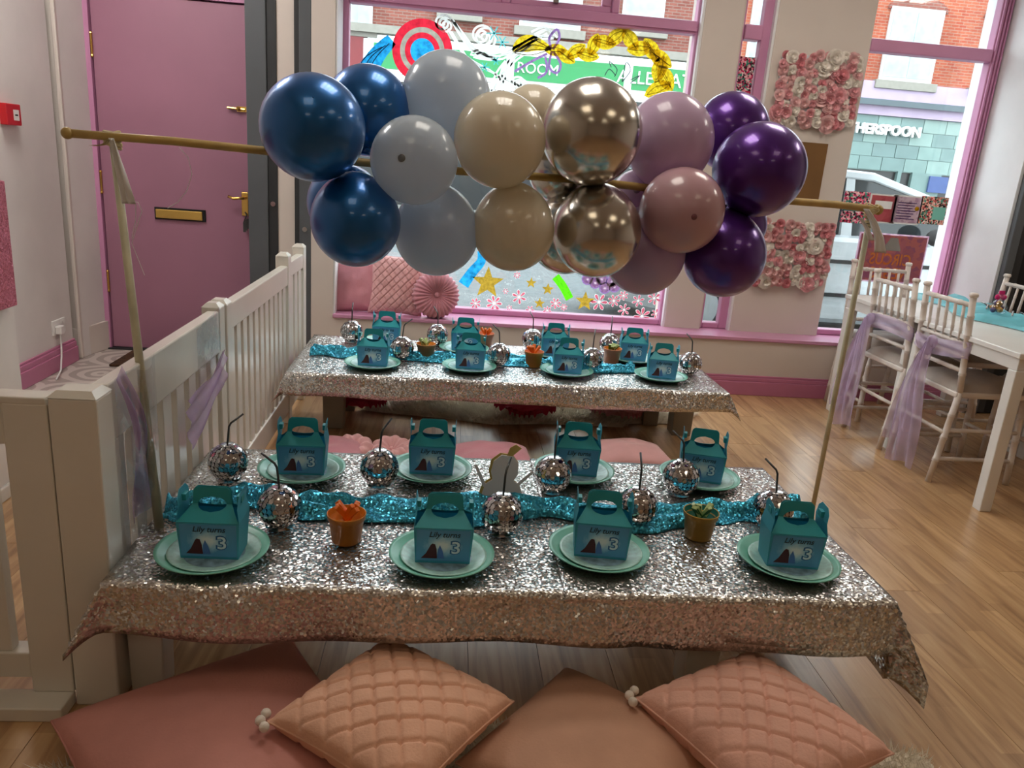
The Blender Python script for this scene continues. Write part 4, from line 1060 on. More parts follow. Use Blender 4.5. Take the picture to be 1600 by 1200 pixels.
for px, py, mat, inner, fill, tb, lab in ((541, 852, 'tub_orange', 'tub_orange', 'carrot', 'f', 'orange tub of carrot sticks on the front table'), (1090, 846, 'tub_yellow', 'tub_green', 'cucumber', 'f', 'mustard tub of cucumber slices with green inside on the front table'),
        (665, 564, 'tub_tan', 'tub_orange', 'cucumber', 'b', 'tan tub of cucumber between room-side boxes on the rear table'), (757, 546, 'tub_peach', 'tub_peach', 'carrot', 'b', 'peach tub of carrots half hidden behind a box on the rear table'),
        (833, 576, 'tub_orange', 'tub_peach', 'carrot', 'b', 'orange tub of carrot sticks on the rear table'), (955, 570, 'tub_peach', 'tub_orange', 'cucumber', 'b', 'peach tub of cucumber before the fourth window-side box on the rear table')):
    t = build_tub(mat, inner, fill); zc = ZC if tb == 'f' else TZ + 0.005
    p = onz(px, py - (8 if tb == 'f' else 4), zc); p.z = zc; setloc(t, p, px * 0.1); t.scale = (1.15, 1.15, 1.15); tag(t, lab, 'tub', 'snack tubs')

# plain white card cut-out on a stand in the middle of the front table
p = onz(783, 786, ZC); p.z = ZC
t = thing('card_cutout', 'blank white card cut-out on a foot in the middle of the front table', 'card', p); t.scale = (1.15, 1.15, 1.15)
out = [(-0.035, 0.0), (0.035, 0.0), (0.042, 0.02), (0.036, 0.042), (0.022, 0.052), (0.03, 0.066), (0.03, 0.09), (0.018, 0.106), (-0.006, 0.108), (-0.022, 0.094), (-0.026, 0.07), (-0.022, 0.053), (-0.036, 0.042), (-0.042, 0.02)]
obj('card_front', MB().prism(out, -0.002, 0.001), 'card_white', t)
obj('card_back', MB().prism([(x * 1.08 - 0.003, z * 1.03) for x, z in out], 0.0012, 0.003), 'card_gold', t)
for q in ([(-0.034, 0.04), (-0.056, 0.085), (-0.062, 0.084), (-0.04, 0.035)], [(0.034, 0.04), (0.062, 0.07), (0.058, 0.074), (0.03, 0.046)]): obj('card_arm', MB().prism(q, -0.001, 0.001), 'card_white', t)
obj('card_plume', MB().prism([(0.004, 0.104), (0.014, 0.104), (0.034, 0.124), (0.022, 0.132), (0.01, 0.124)], -0.001, 0.001), 'card_gold', t)
obj('foot', MB().box((-0.03, -0.002, 0), (0.03, 0.03, 0.002)), 'card_white', t)

# ================================================================== balloon pole
PA = ony(105, 208, 1.62); PB = ony(1372, 328, 2.42)
SL = ony(176, 216, 1.66); SRt = ony(1362, 327, 2.405)
pole = thing('balloon_stand', 'bamboo balloon stand with a long crossbar on two thin uprights', 'stand', (0, 0, 0))
cb = MB(); pts = []; rad = []
for k in range(13):
    q = PA.lerp(PB, k / 12); q.z += 0.004 * math.sin(k * 1.3); pts.append(q); rad.append(0.0085 + 0.0035 * k / 12)
obj('crossbar', cb.tube(pts, rad, 10), 'bamboo', pole, smooth=True)
obj('end_knob', MB().ball(PA, 0.0115, 12, 8), 'bamboo', pole, smooth=True); obj('end_knob', MB().ball(PB, 0.016, 12, 8), 'bamboo', pole, smooth=True)
LB = Vector((-0.575, 1.525, 0.305)); 
obj('upright', MB().tube([SL, SL.lerp(LB, 0.5), LB - (SL - LB) * 0.0, Vector((-0.572, 1.53, 0.318))][:3], [0.0075, 0.0085, 0.0095], 10), 'bamboo_pale', pole, smooth=True)
SB = Vector((1.329, 2.39, 0.0))
obj('upright', MB().tube([SRt, SRt.lerp(SB, 0.5), SB], [0.0095, 0.0085, 0.008], 10), 'bamboo_pale', pole, smooth=True)
def lash(c_, r_, n, ax, mat, par):
    mb = MB()
    for k in range(n):
        a = rnd.uniform(-0.6, 0.6); pts = []
        for j in range(13):
            t = 2 * PI * j / 12; pts.append(c_ + Vector((r_ * math.cos(t) * math.cos(a), r_ * math.sin(t), r_ * math.cos(t) * math.sin(a) + (k - n / 2) * 0.004)))
        mb.tube(pts, 0.0022, 5)
    return obj('lashing', mb, mat, par, smooth=True)
lash(SL, 0.016, 7, 0, 'raffia', pole); lash(SRt, 0.022, 6, 0, 'raffia', pole); lash(SRt + Vector((0, 0, -0.035)), 0.016, 6, 0, 'raffia', pole)
def ribbon(name, pix, Y, w, mat, par):
    P_ = [ony(x, y, Y) for x, y in pix]; n = 20
    def fn(u, v):
        t = u * (len(P_) - 1); k = min(int(t), len(P_) - 2); q = P_[k].lerp(P_[k + 1], t - k)
        return (q.x + (v - 0.5) * w * (0.5 + u * 0.7), q.y - 0.012 + 0.004 * math.sin(v * 12 + u * 4), q.z)
    return obj(name, MB().grid(fn, n, 6), mat, par, smooth=True, solid=0.0006)
ribbon('ribbon_tail', [(178, 216), (186, 250), (196, 285), (206, 318)], 1.64, 0.022, 'ribbon_white', pole)
ribbon('ribbon_tail', [(174, 218), (166, 226), (150, 228)], 1.64, 0.012, 'raffia', pole)
ribbon('ribbon_tail', [(1350, 326), (1362, 345), (1371, 370), (1372, 394)], 2.39, 0.035, 'ribbon_white', pole)
ribbon('ribbon_tail', [(1342, 340), (1352, 356), (1358, 375)], 2.39, 0.02, 'ribbon_white', pole)
def thread(pix, Y): obj('thread', MB().tube([ony(x, y, Y) for x, y in pix], 0.0007, 4), 'ribbon_white', pole)
thread([(206, 315), (216, 316), (222, 330), (215, 350), (206, 380), (212, 395), (226, 430)], 1.63)
thread([(280, 230), (294, 246), (300, 272), (292, 298), (278, 316), (262, 325)], 1.72)
thread([(212, 318), (212, 345), (206, 372)], 1.63)

# ================================================================== balloons
def pole_at(px):
    lo, hi = 0.0, 1.0
    for _ in range(40):
        m = (lo + hi) / 2
        if proj(PA.lerp(PB, m))[0] < px: lo = m
        else: hi = m
    return PA.lerp(PB, (lo + hi) / 2)
def balloon(px, py, rx, ry, dy, mat, label, spot=None):
    base = pole_at(px); Y = base.y + dy
    c_ = ony(px, py, Y); dep = proj(c_)[2]
    r = (rx + ry) / 2 * dep / F
    tail = (base - c_).normalized()
    if spot: tail = (c_ - Vector((0, 0, H))).normalized() * 0.9 + tail * 0.15; tail.normalize()
    el = (ry / rx - 1) * 0.8
    prof = []
    n = 26
    for k in range(n + 1):
        a = PI * k / n; rr_ = math.sin(a); z = math.cos(a)
        if z < 0: z *= 1.10; rr_ *= 1 - 0.10 * (-z) ** 2
        prof.append((max(0.0012, r * rr_), r * z * (1.0 if spot else 1.03)))
    ax = -tail; rot = ax.to_track_quat('Z', 'Y').to_matrix()
    b = thing('balloon', label, 'balloon', c_, 0, 'balloons of the garland')
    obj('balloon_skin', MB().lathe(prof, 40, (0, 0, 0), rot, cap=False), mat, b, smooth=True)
    kn = MB().lathe([(0.004, 0), (0.006, -0.006), (0.009, -0.012), (0.0095, -0.014)], 12, rot @ Vector((0, 0, -r * 1.10)), rot)
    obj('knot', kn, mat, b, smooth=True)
    if spot:
        d = (Vector((0, 0, H)) - c_).normalized()
        tgt = ony(*spot, Y) - c_; 
        dirv = (d * r + Vector((tgt.x, 0, tgt.z))).normalized()
        rs = dirv.to_track_quat('Z', 'Y').to_matrix()
        obj('crown_spot', MB().lathe([(0.0095, -0.002), (0.007, 0.0005), (0.001, 0.0014)], 16, dirv * r * 0.999, rs), 'spot_' + mat, b, smooth=True)
    return b
plain('spot_balloon_bluegrey', (104, 112, 120), 0.3); plain('spot_balloon_mauve', (120, 70, 80), 0.3)
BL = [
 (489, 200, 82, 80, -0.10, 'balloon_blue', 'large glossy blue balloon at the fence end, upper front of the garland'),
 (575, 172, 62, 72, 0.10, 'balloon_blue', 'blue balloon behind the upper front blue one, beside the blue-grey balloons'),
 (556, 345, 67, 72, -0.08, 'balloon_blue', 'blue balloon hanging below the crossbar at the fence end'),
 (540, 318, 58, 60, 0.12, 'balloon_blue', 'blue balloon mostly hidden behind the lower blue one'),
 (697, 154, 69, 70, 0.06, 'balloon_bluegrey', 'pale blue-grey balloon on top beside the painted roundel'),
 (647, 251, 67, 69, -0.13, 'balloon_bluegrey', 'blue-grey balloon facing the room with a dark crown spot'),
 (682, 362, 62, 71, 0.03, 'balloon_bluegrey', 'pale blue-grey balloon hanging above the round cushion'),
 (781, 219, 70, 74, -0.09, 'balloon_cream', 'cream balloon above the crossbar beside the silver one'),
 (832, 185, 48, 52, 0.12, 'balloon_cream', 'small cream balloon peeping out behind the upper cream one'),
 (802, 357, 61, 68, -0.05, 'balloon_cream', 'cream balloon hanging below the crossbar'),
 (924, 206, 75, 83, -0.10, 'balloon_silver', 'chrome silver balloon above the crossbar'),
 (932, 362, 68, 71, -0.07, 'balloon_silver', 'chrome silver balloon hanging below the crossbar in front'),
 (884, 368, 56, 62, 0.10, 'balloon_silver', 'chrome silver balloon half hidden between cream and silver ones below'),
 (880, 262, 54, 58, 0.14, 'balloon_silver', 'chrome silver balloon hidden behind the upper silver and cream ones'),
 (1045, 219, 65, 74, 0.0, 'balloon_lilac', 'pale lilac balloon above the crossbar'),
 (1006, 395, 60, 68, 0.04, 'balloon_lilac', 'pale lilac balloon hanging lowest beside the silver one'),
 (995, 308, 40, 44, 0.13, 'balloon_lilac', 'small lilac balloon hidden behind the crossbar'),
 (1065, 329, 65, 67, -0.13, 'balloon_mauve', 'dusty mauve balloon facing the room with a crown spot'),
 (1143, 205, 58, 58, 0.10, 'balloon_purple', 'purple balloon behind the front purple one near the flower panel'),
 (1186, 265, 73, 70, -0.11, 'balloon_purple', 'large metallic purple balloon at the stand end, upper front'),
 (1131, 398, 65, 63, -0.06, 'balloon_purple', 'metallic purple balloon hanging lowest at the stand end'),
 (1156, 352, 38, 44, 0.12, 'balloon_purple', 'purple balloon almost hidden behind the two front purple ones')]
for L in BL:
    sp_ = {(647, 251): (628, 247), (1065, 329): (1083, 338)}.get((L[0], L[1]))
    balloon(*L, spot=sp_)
# ================================================================== cushions
def pillow_mesh(w, h, th_, quilt=None, n=44, seed=0, ears=0.06):
    mb = MB()
    def side(sg):
        def fn(u, v):
            a, b = u * 2 - 1, v * 2 - 1
            x = a * w / 2 * (1 - ears * (1 - b * b)); y = b * h / 2 * (1 - ears * (1 - a * a))
            q = max(0, (1 - a * a)) ** 0.5 * max(0, (1 - b * b)) ** 0.5
            z = th_ / 2 * q ** 0.75
            z += 0.008 * q * noise.noise(Vector((a * 2.2 + seed, b * 2.2, seed)))
            if quilt:
                for s in ((a + b), (a - b)):
                    f = (s * quilt) % 1.0; d = min(f, 1 - f); z -= 0.008 * q ** 0.4 * math.exp(-(d / 0.075) ** 2)
            return (x, y, sg * z)
        return fn
    mb.grid(side(1), n, n); mb.grid(side(-1), n, n); return mb
def cushion(name, label, mat, c_, ax, ay, w, h, th_, quilt=None, poms=(), seed=0, group=None, cat='cushion'):
    t = thing(name, label, cat, c_, 0, group)
    ax = Vector(ax).normalized(); ay = Vector(ay); ay = (ay - ax * ay.dot(ax)).normalized(); az = ax.cross(ay)
    mt = Matrix((ax, ay, az)).transposed()
    mb = pillow_mesh(w, h, th_, quilt, n=96 if quilt else 44, seed=seed)
    for v in mb.v: v[:] = mt @ v
    obj('cover', mb, mat, t, smooth=True)
    mb = MB(); pts = []
    for k in range(81):
        s = k / 20; e = int(s) % 4; f = s - int(s); a, b = [(-1 + 2 * f, -1), (1, -1 + 2 * f), (1 - 2 * f, 1), (-1, 1 - 2 * f)][e]
        pts.append(mt @ Vector((a * w / 2 * (1 - 0.06 * (1 - b * b)), b * h / 2 * (1 - 0.06 * (1 - a * a)), 0)))
    obj('piping', mb.tube(pts, 0.0022, 5, cap=False), mat, t, smooth=True)
    for ca, cb_ in poms:
        base = mt @ Vector((ca * w / 2, cb_ * h / 2, 0)); d = base.normalized(); q = Vector((-d.y, d.x, 0)).normalized()
        for e in (-1, 0, 1):
            obj('pompom', MB().ball(base + d * (0.012 if e == 0 else 0.004) + q * e * 0.017 + Vector((0, 0, 0.004)), 0.0092, 12, 8), 'pompom', t, smooth=True)
    return t
def corner_cushion(name, label, mat, L, T, th_, side, quilt=None, poms=(), seed=0, tilt=0.0, group=None):
    """square cushion given by its left and far corner; leans up slightly towards the table"""
    L, T = Vector(L), Vector(T); e = (T - L); s = side
    ax = e.normalized(); up = Vector((0, 0, 1)); ay = up.cross(ax)            # leftwards of the edge
    ay = -ay                                                                   # body lies on the camera side
    c_ = L + ax * s / 2 + ay * s / 2
    return cushion(name, label, mat, c_, ax, ay, s, s, th_, quilt, poms, seed, group)
G = 'floor cushions before the front table'
corner_cushion('floor_cushion', 'large plain dusty rose floor cushion beside the gate', 'cushion_rose', onz(80, 1127, 0.062), onz(440, 1003, 0.062), 0.12, 0.46, None, (), 1, group=G)
corner_cushion('floor_cushion', 'peach quilted floor cushion with white pompoms between rose and tan cushions', 'cushion_peach', onz(418, 1128, 0.14), onz(592, 1008, 0.14), 0.12, 0.31, 2.6, ((-1, -1),), 3, group=G)
corner_cushion('floor_cushion', 'plain tan floor cushion between the two quilted ones', 'cushion_tan', onz(712, 1192, 0.07), onz(908, 1022, 0.07), 0.13, 0.36, None, (), 5, group=G)
corner_cushion('floor_cushion', 'blush quilted floor cushion with white pompoms at the open floor side', 'cushion_blush', (0.40, 1.215, 0.14), (0.68, 1.36, 0.14), 0.13, 0.325, 2.6, ((-1, -1), (1, -1)), 7, group=G)

def fur_rug(label, cx, cy, rx, ry, n, z=0.0, seed=1, bump=0.02, bl=1.0):
    t = thing('fur_rug', label, 'rug', (cx, cy, 0))
    q = random.Random(seed); mb = MB()
    def edge(a): return 1 + 0.16 * noise.noise(Vector((math.cos(a) * 4, math.sin(a) * 4, seed)))
    def fn(u, v):
        a = 2 * PI * u; k = edge(a) * v
        return (rx * k * math.cos(a), ry * k * math.sin(a), 0.003 + bump * (1 - v ** 6) * (0.7 + 0.6 * noise.noise(Vector((k * math.cos(a) * 3, k * math.sin(a) * 3, seed)))))
    obj('hide', MB().grid(fn, 48, 12), 'fur', t, smooth=True)
    hb = MB()
    for k in range(n):
        a = q.uniform(0, 2 * PI); v = math.sqrt(q.random()); p = Vector(fn(a / 2 / PI, v)); d = Vector((q.gauss(0, 0.011), q.gauss(0, 0.011), q.uniform(0.008, 0.018))) * bl
        o_ = Vector((math.cos(a), math.sin(a), 0)) * (0.008 * v * bl * bl); s = Vector((-math.sin(a), math.cos(a), 0)) * 0.0016 * bl
        hb.add([p - s, p + s, p + d + o_], [(0, 1, 2)])
    f = obj('pile', hb, 'fur', t); f['kind'] = 'stuff'
fur_rug('cream fur rug on the floor under the four big cushions', 0.2, 1.10, 0.97, 0.2, 16000, seed=2)
fur_rug('white fur rug lying along the wall behind the rear table', 0.36, 3.45, 0.86, 0.27, 15000, seed=5, bump=0.06, bl=1.8)
# pink round cushions on the floor between the tables
def round_pleat(name, label, mat, c_, r, th_, normal=(0, 0, 1), n=28, group=None, button=True):
    t = thing(name, label, 'cushion', c_, 0, group)
    rot = Vector(normal).to_track_quat('Z', 'Y').to_matrix(); mb = MB()
    def fn(u, v):
        a = 2 * PI * u; b = PI * v - PI / 2
        k = math.cos(b) ** 0.55; zz = math.sin(b)
        rr_ = r * (0.05 + 0.95 * k) * (1 + 0.035 * math.cos(a * n) * k)
        z = th_ / 2 * (1 if zz > 0 else -1) * abs(zz) ** 0.6
        cen = max(0, 1 - (k / 0.55)) ; z *= 1 - 0.6 * cen
        z *= 1 + 0.10 * math.cos(a * n) * (1 - abs(2 * k - 1) * 0.4)
        return rot @ Vector((rr_ * math.cos(a), rr_ * math.sin(a), z))
    obj('pleated_cover', MB().grid(fn, n * 6, 22), mat, t, smooth=True)
    if button:
        for s in (1, -1): obj('button', MB().ball(rot @ Vector((0, 0, s * th_ * 0.26)), r * 0.11, 14, 8, (1, 1, 1)), mat, t, smooth=True)
    return t
G2 = 'pink cushions between the tables'
for (px, py), r, lab in (((552, 700), 0.075, 'pink tufted round cushion between the tables at the fence end'), ((612, 702), 0.075, 'pink tufted round cushion behind the first gap of the window-side boxes'), ((655, 704), 0.07, 'pink tufted round cushion partly behind the second window-side box')):
    p = onz(px, py, 0.075); round_pleat('round_cushion', lab, 'velvet_pale', (p.x, p.y, 0.055), r, 0.1, (0, -0.25, 1), 9, G2)
for (px, py), w, lab, m in (((500, 705), 0.3, 'pink velvet floor cushion at the fence end between the tables', 'velvet_pink'), ((770, 712), 0.3, 'flat rose velvet floor cushion behind the card cut-out', 'velvet_pink'), ((985, 706), 0.32, 'puffy pale pink floor cushion before the third and fourth window-side boxes', 'velvet_pale')):
    p = onz(px, py + 18, 0.06); cushion('floor_cushion', lab, m, (p.x, p.y + 0.06, 0.06), (1, 0.08, 0), (-0.08, 1, 0), w, 0.24, 0.12, None, (), px * 0.01, G2)
# red ruffled cushions on the far rug
for k, (px, py) in enumerate(((560, 620), (822, 634), (968, 636))):
    p = onz(px, py + 4, 0.085)
    t = thing('ruffled_cushion', ['red ruffled cushion under the fence end of the rear table', 'red ruffled cushion under the middle of the rear table', 'pink ruffled cushion by the rear table leg'][k], 'cushion', (p.x, p.y + 0.05, 0.095), 0.6 * k, 'ruffled cushions on the far rug')
    cm_ = 'ruffle_red' if k < 2 else 'velvet_pink'
    obj('cover', pillow_mesh(0.2, 0.2, 0.09, None, 24, k), cm_, t, smooth=True)
    obj('ruffle', MB().grid(lambda u, v: ((0.09 + 0.03 * v) * math.copysign(abs(math.cos(2 * PI * u)) ** 0.6, math.cos(2 * PI * u)), (0.09 + 0.03 * v) * math.copysign(abs(math.sin(2 * PI * u)) ** 0.6, math.sin(2 * PI * u)), v * 0.016 * math.sin(u * 2 * PI * 26) - 0.012 * v), 160, 3), cm_, t, smooth=True)
# window-seat cushions
ZS = 0.316
G3 = 'cushions on the window sill'
cushion('sill_cushion', 'dusky pink velvet cushion wedged into the corner of the window sill', 'velvet_pink', (-0.445, 3.965, ZS + 0.125), (1, 0, 0.03), (0, 0.22, 1), 0.24, 0.265, 0.1, None, (), 2, G3)
cushion('sill_cushion', 'pale pink quilted cushion standing on the sill beside the round one', 'velvet_pale', (-0.245, 3.945, ZS + 0.145), (1, 0, -0.03), (0.03, 0.25, 1), 0.27, 0.30, 0.1, 3.2, (), 4, G3)
round_pleat('pleated_cushion', 'round pleated pink cushion with a centre button on the sill', 'velvet_pink', (-0.045, 3.90, ZS + 0.115), 0.118, 0.11, (0.25, -1, 0.18), 30, G3)

# ================================================================== flower panels and card on the wide pillar
def rose_mesh(seed, mat, name):
    q = random.Random(seed); mb = MB()
    for ring, (n, r, h, op) in enumerate(((3, 0.010, 0.030, 0.25), (4, 0.017, 0.028, 0.5), (5, 0.026, 0.022, 0.8), (6, 0.036, 0.014, 1.1))):
        for k in range(n):
            a = 2 * PI * k / n + ring * 0.7 + q.uniform(-0.2, 0.2); w = 2 * PI / n * 0.72; rw = r * q.uniform(0.9, 1.1)
            def fn(u, v):
                t = a + (u - 0.5) * 2 * w; e = rw * (0.35 + 0.65 * v) + 0.004 * v * math.cos((u - 0.5) * PI) 
                curl = 0.004 * v ** 3
                return ((e + curl) * math.cos(t), (e + curl) * math.sin(t), h * (0.15 + v * (1 - 0.35 * op * v)) - 0.006 * (2 * u - 1) ** 2 * v)
            mb.grid(fn, 4, 3)
    mb.ball((0, 0, 0.012), 0.011, 8, 6)
    me = mesh_of(mb, name, mat, True); return me
plain('rose_pink', (236, 172, 178), 0.7, scale=30, var=0.15); plain('rose_deep', (226, 146, 154), 0.7, scale=30, var=0.15)
plain('rose_white', (240, 232, 222), 0.7, scale=30, var=0.08); plain('rose_blush', (236, 190, 190), 0.7, scale=30, var=0.12)
roses = [rose_mesh(k, m, 'rose') for k, m in enumerate(('rose_pink', 'rose_deep', 'rose_blush', 'rose_white', 'rose_blush', 'rose_white', 'rose_pink'))]
def flower_panel(label, x0, x1, z0, z1, seed):
    t = thing('flower_panel', label, 'flower panel', ((x0 + x1) / 2, YP, (z0 + z1) / 2), 0, 'silk flower panels on the pillar')
    w, h = x1 - x0, z1 - z0
    obj('backing', MB().box((-w / 2 + 0.012, -0.012, -h / 2 + 0.012), (w / 2 - 0.012, -0.0005, h / 2 - 0.012)), 'card_white', t)
    q = random.Random(seed); nx, nz = 10, 9
    for j in range(nz):
        for i_ in range(nx):
            s = q.uniform(0.5, 0.8) if q.random() > 0.12 else 1.05
            o = obj('rose', q.choice(roses), None, t, loc=(-w / 2 + w * (i_ + 0.5) / nx + q.uniform(-0.01, 0.01), -0.012 - q.uniform(0, 0.014), -h / 2 + h * (j + 0.5) / nz + q.uniform(-0.01, 0.01)),
                    rot=(PI / 2 + q.uniform(-0.3, 0.3), q.uniform(-0.3, 0.3), 0))
            o.rotation_euler.rotate_axis('Z', q.uniform(0, 6.28)); o.scale = (s, s, s)
flower_panel('pink and white silk flower panel high on the wide pillar', 1.595, 2.02, 1.395, 1.735, 3)
flower_panel('pink and white silk flower panel low on the wide pillar under the card', 1.64, 2.03, 0.585, 0.915, 8)
tag(obj('brown_card', MB().box((1.73, YP - 0.008, 1.02), (1.92, YP - 0.0005, 1.315)), 'brown_card'), 'plain brown card between the two flower panels on the pillar', 'card')

# ================================================================== lobby items
t = thing('fire_alarm', 'small red fire alarm call point on the lobby wall', 'fire alarm', (XL, 3.475, 1.142))
obj('housing', MB().box((0, -0.055, -0.042), (0.03, 0.055, 0.042)), 'alarm_red', t, bevel=0.004)
f = obj('face_plate', MB().box((0.03, -0.005, -0.022), (0.0315, 0.035, 0.02)), 'plastic_white', t)
obj('arrow_mark', MB().box((0.0315, 0.004, -0.004), (0.032, 0.026, 0.002)), 'black_gap', f)
t = thing('wall_socket', 'white double socket with a plug and cable on the lobby wall', 'socket', (XL, 3.73, 0.2))
obj('socket_plate', MB().box((0, -0.06, -0.035), (0.008, 0.06, 0.035)), 'plastic_white', t, bevel=0.003)
obj('plug', MB().box((0.008, -0.045, -0.03), (0.035, -0.005, 0.01)), 'plastic_white', t, bevel=0.005)
for k in range(2): obj('switch', MB().box((0.008, 0.015 + 0.02 * k, 0.012), (0.011, 0.025 + 0.02 * k, 0.026)), 'plastic_white', t)
obj('cable', MB().tube([(0.022, -0.025, -0.03), (0.024, -0.03, -0.08), (0.03, -0.05, -0.13), (0.055, -0.12, -0.18), (0.08, -0.22, -0.196)], 0.004, 6), 'plastic_white', t, smooth=True)
tag(obj('glitter_panel', MB().box((XP, 1.7, 0.58), (XP + 0.03, 2.40, 0.945)), 'glitter_pink', bevel=0.004), 'pink glitter panel hung on the partition wall', 'panel')
tag(obj('doormat', MB().box((-1.62, 3.78, 0.0), (-1.05, 4.09, 0.012)), 'mat_brown', bevel=0.003), 'brown coir doormat before the pink door', 'doormat')

# ================================================================== children's tables and chairs
def white_table(y0, y1, label):
    x0, x1, z = 1.985, 2.65, 0.6
    t = thing('white_table', label, 'table', ((x0 + x1) / 2, (y0 + y1) / 2, 0), 0, 'white side tables')
    a, b = (x1 - x0) / 2, (y1 - y0) / 2
    obj('table_top', MB().box((-a, -b, z - 0.02), (a, b, z)), 'table_white', t, bevel=0.003)
    obj('apron', MB().box((-a + 0.012, -b + 0.012, z - 0.065), (a - 0.012, b - 0.012, z - 0.02)), 'table_white', t, bevel=0.002)
    for sx in (-1, 1):
        for sy in (-1, 1):
            cx, cy = sx * (a - 0.03), sy * (b - 0.03)
            obj('leg', MB().box((cx - 0.022, cy - 0.022, 0), (cx + 0.022, cy + 0.022, z - 0.065)), 'table_white', t, bevel=0.003)
white_table(2.43, 3.06, 'white table with its free end towards the floor cushions')
white_table(3.063, 3.66, 'white table pushed up against the window side')

def turned(mb, p, q, r, rings=3):
    """slim bamboo-style turned spindle with ring joints"""
    p, q = Vector(p), Vector(q); pts = [p]; rad = [r]
    for k in range(1, rings + 1):
        t = k / (rings + 1)
        for e, g in ((-0.012, 1), (-0.006, 1.22), (0.0, 0.92), (0.006, 1.22), (0.012, 1)): pts.append(p.lerp(q, t + e / max(0.05, (q - p).length) * 0.5)); rad.append(r * g)
    pts.append(q); rad.append(r); return mb.tube(pts, rad, 10)
def build_chair():
    r = thing('banquet_chair', 'x', 'chair', (0, 0, 0))
    W, D, SZ, HT = 0.30, 0.29, 0.375, 0.745     # faces +x; back at x = 0
    for s in (-1, 1):
        y = s * W / 2
        m = MB(); turned(m, (-0.03, y, 0), (0.012, y, SZ), 0.0125, 3); turned(m, (0.012, y, SZ), (-0.022, y * 0.97, HT), 0.0125, 4)
        lg = obj('rear_leg', m, 'chair_cream', r, smooth=True)
        obj('finial', MB().lathe([(0.0125, 0), (0.0165, 0.004), (0.0165, 0.013), (0.012, 0.017), (0.001, 0.018)], 12, (-0.022, y * 0.97, HT)), 'chair_cream', lg, smooth=True)
        obj('front_leg', turned(MB(), (D + 0.012, y * 1.0, 0), (D, y * 0.96, SZ), 0.0125, 3), 'chair_cream', r, smooth=True)
        obj('side_stretcher', turned(MB(), (-0.012, y, 0.22), (D + 0.004, y, 0.22), 0.008, 3), 'chair_cream', r, smooth=True)
        obj('side_stretcher', turned(MB(), (-0.03, y, 0.1), (D + 0.008, y, 0.1), 0.008, 3), 'chair_cream', r, smooth=True)
    obj('front_stretcher', turned(MB(), (D + 0.004, -W / 2, 0.16), (D + 0.004, W / 2, 0.16), 0.008, 3), 'chair_cream', r, smooth=True)
    obj('rear_stretcher', turned(MB(), (-0.014, -W / 2, 0.21), (-0.014, W / 2, 0.21), 0.008, 3), 'chair_cream', r, smooth=True)
    obj('seat_frame', MB().box((-0.005, -W / 2 - 0.008, SZ - 0.022), (D + 0.02, W / 2 + 0.008, SZ + 0.004)), 'chair_cream', r, bevel=0.008)
    def pad(u, v):
        a, b = u * 2 - 1, v * 2 - 1; q = max(0, 1 - a ** 4) ** 0.4 * max(0, 1 - b ** 4) ** 0.4
        return (D / 2 + 0.01 + a * (D / 2 + 0.012), b * (W / 2 + 0.004), SZ + 0.004 + 0.04 * q)
    obj('seat_pad', MB().grid(pad, 18, 18), 'seat_pad', r, smooth=True)
    xb = lambda z: 0.012 + (z - SZ) / (HT - SZ) * (-0.034)
    for z, rr_ in ((0.715, 0.0095), (0.565, 0.0085), (0.515, 0.0085), (0.46, 0.0085)):
        obj('back_rail', turned(MB(), (xb(z), -W / 2, z), (xb(z), W / 2, z), rr_, 3), 'chair_cream', r, smooth=True)
    for k in range(5):
        y = -W / 2 + W * (k + 1) / 6
        obj('spindle', turned(MB(), (xb(0.565), y, 0.565), (xb(0.715), y, 0.715), 0.0062, 2), 'chair_cream', r, smooth=True)
    return r
chair0 = build_chair()
def sash(parent_loc, rz, label, y_knot, tails=True, seed=0):
    s = thing('organza_sash', label, 'sash', parent_loc, rz, 'lilac organza sashes')
    def band(u, v):
        t = 2 * PI * u; 
        return (-0.002 + 0.032 * math.cos(t) + 0.004 * math.sin(v * 9 + u * 20), 0.17 * math.sin(t), 0.50 + v * 0.065 + 0.012 * math.sin(u * 11 + seed))
    obj('band', MB().grid(band, 40, 8), 'organza', s, smooth=True)
    obj('knot', MB().ball((-0.045, y_knot, 0.54), 0.026, 12, 8, (0.7, 1, 1.1)), 'organza', s, smooth=True)
    if tails:
        for k, (dy, zb, w) in enumerate(((0.0, 0.02, 0.085), (0.035, 0.10, 0.07))):
            def tl(u, v):
                z = 0.545 - v * (0.545 - zb); sp_ = 0.25 + 0.75 * min(1, v * 1.6)
                return (-0.055 - 0.028 * math.sin(v * 2.5) + 0.012 * math.sin(u * 14 + v * 3 + seed), y_knot + dy * v * 2 + (u - 0.5) * w * 2 * sp_ + 0.01 * math.sin(v * 6 + seed), z + 0.015 * math.sin(u * 5))
            obj('tail', MB().grid(tl, 18, 30), 'organza', s, smooth=True)
CH = [((1.995, 2.862, 0), 0.0, 'cream chair nearest the table end, back towards the stand, sash tied', 1), ((1.985, 3.225, 0), 0.03, 'cream chair beside the window end, back towards the stand, sash hanging to the floor', 1),
      ((2.215, 3.765, 0), -PI / 2, 'cream chair at the head of the tables against the window', 0), ((2.70, 3.40, 0), PI, 'cream chair on the far side of the tables by the black door', 1), ((2.70, 2.86, 0), PI, 'cream chair on the far side of the table end, mostly hidden', 0)]
for k, (l_, rz, lab, sh) in enumerate(CH):
    c_ = chair0 if k == 0 else dup(chair0); setloc(c_, l_, rz); tag(c_, lab, 'chair', 'cream banquet chairs')
    if sh: sash(l_, rz, 'lilac organza sash on the ' + ['chair nearest the table end', 'chair beside the window end', '', 'far-side chair by the black door'][k], [0.0, 0.09, 0, 0.0][k], k < 2, k * 2.0)
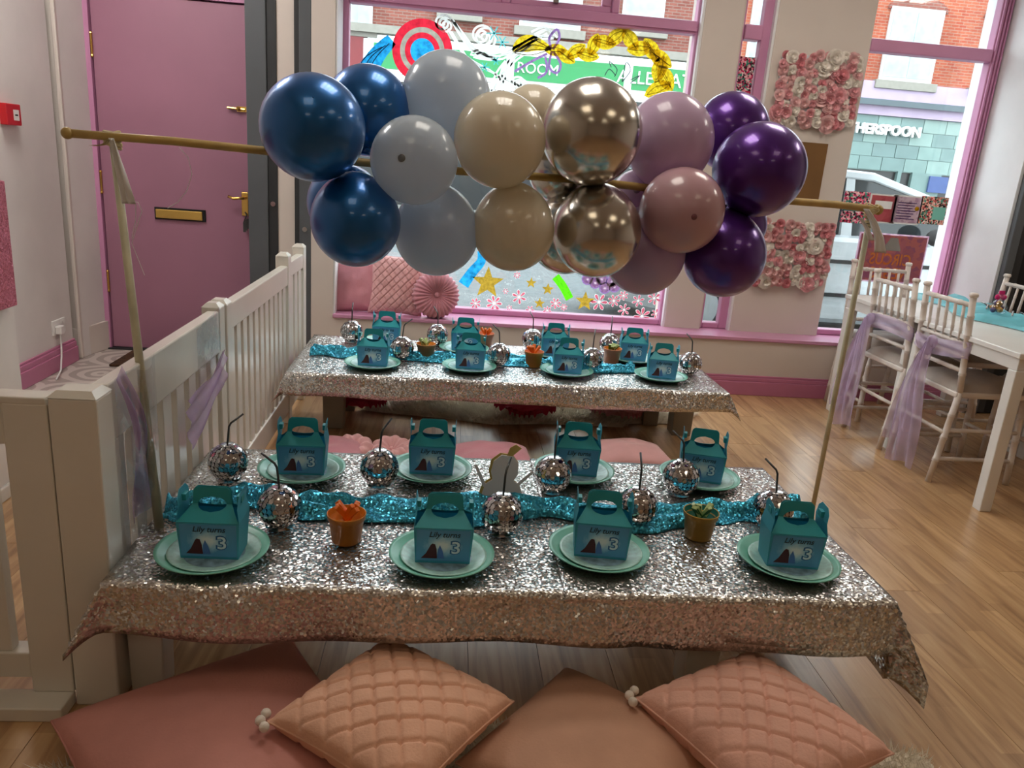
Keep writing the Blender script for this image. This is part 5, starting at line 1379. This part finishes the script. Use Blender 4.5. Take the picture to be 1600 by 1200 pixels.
# aqua tulle runner and bits on the white tables
drape('tulle_runner', lambda u, v: (2.43 + 0.03 * math.sin(u * 9) + (v - 0.5) * (0.27 + 0.05 * math.sin(u * 13)), 2.5 + u * 1.12, 0.604 + 0.034 * (1 - (2 * v - 1) ** 4) * (0.6 + 0.5 * math.sin(u * 26 + v * 9)) + 0.006 * math.sin(v * 17)), 60, 14, 'tulle_aqua', 'crumpled aqua tulle runner along the white tables', 'table runner')
p = ony(1548, 492, 2.95)
t = thing('sweet_bag', 'cellophane bag of sweets tied with a magenta bow on the white table', 'sweet bag', (2.375, 3.10, 0.634))
for k in range(12):
    a = rnd.uniform(0, 6.28); q_ = rnd.uniform(0, 0.022)
    obj('sweet', MB().ball((q_ * math.cos(a), q_ * math.sin(a), 0.012 + rnd.uniform(0, 0.032)), 0.012, 8, 6), 'sweets_gold' if k % 2 else 'sweets_violet', t, smooth=True)
obj('wrapper', MB().lathe([(0.02, 0), (0.034, 0.008), (0.036, 0.03), (0.022, 0.052), (0.008, 0.06), (0.02, 0.085)], 20, cap=False), 'clear_tape', t, smooth=True)
for s in (-1, 1): obj('bow_loop', MB().ball((s * 0.014, 0, 0.07), 0.014, 10, 6, (1, 0.5, 0.9)), 'bow_magenta', t, smooth=True)
obj('bow_tail', MB().box((-0.012, -0.003, 0.07), (0.012, 0.003, 0.098)), 'bow_magenta', t)
for k in range(7):
    y = 3.2 + k * 0.03 if k < 4 else 2.98 + (k - 4) * 0.03; mt = Matrix.Translation((2.40 + 0.02 * (k % 3), y, 0.645)) @ Matrix.Rotation(0.9 + 0.25 * (k % 3), 4, 'Z')
    tag(obj('wand_pen', MB().tube([mt @ Vector((-0.06, 0, 0)), mt @ Vector((0.045, 0, 0.004)), mt @ Vector((0.06, 0, 0.004))], [0.004, 0.004, 0.0015], 8), 'pen_dark' if k % 2 else 'pen_silver', smooth=True),
        ('dark' if k % 2 else 'silver') + [' pen on the aqua tulle, first behind the sweet bag', ' pen on the aqua tulle, second behind the sweet bag', ' pen on the aqua tulle, third behind the sweet bag', ' pen on the aqua tulle, furthest behind the sweet bag', ' pen on the aqua tulle nearest the paper cup', ' pen on the aqua tulle between two silver pens by the paper cup', ' pen on the aqua tulle before the sweet bag'][k], 'pen', 'pens on the aqua tulle')
tag(obj('paper_cup', MB().lathe([(0.001, 0), (0.026, 0), (0.034, 0.07), (0.0355, 0.071), (0.0355, 0.073)], 24, (2.50, 2.92, 0.628), cap=False), 'paint_aqua', smooth=True, solid=0.001), 'aqua paper cup on the near end of the white table', 'cup')
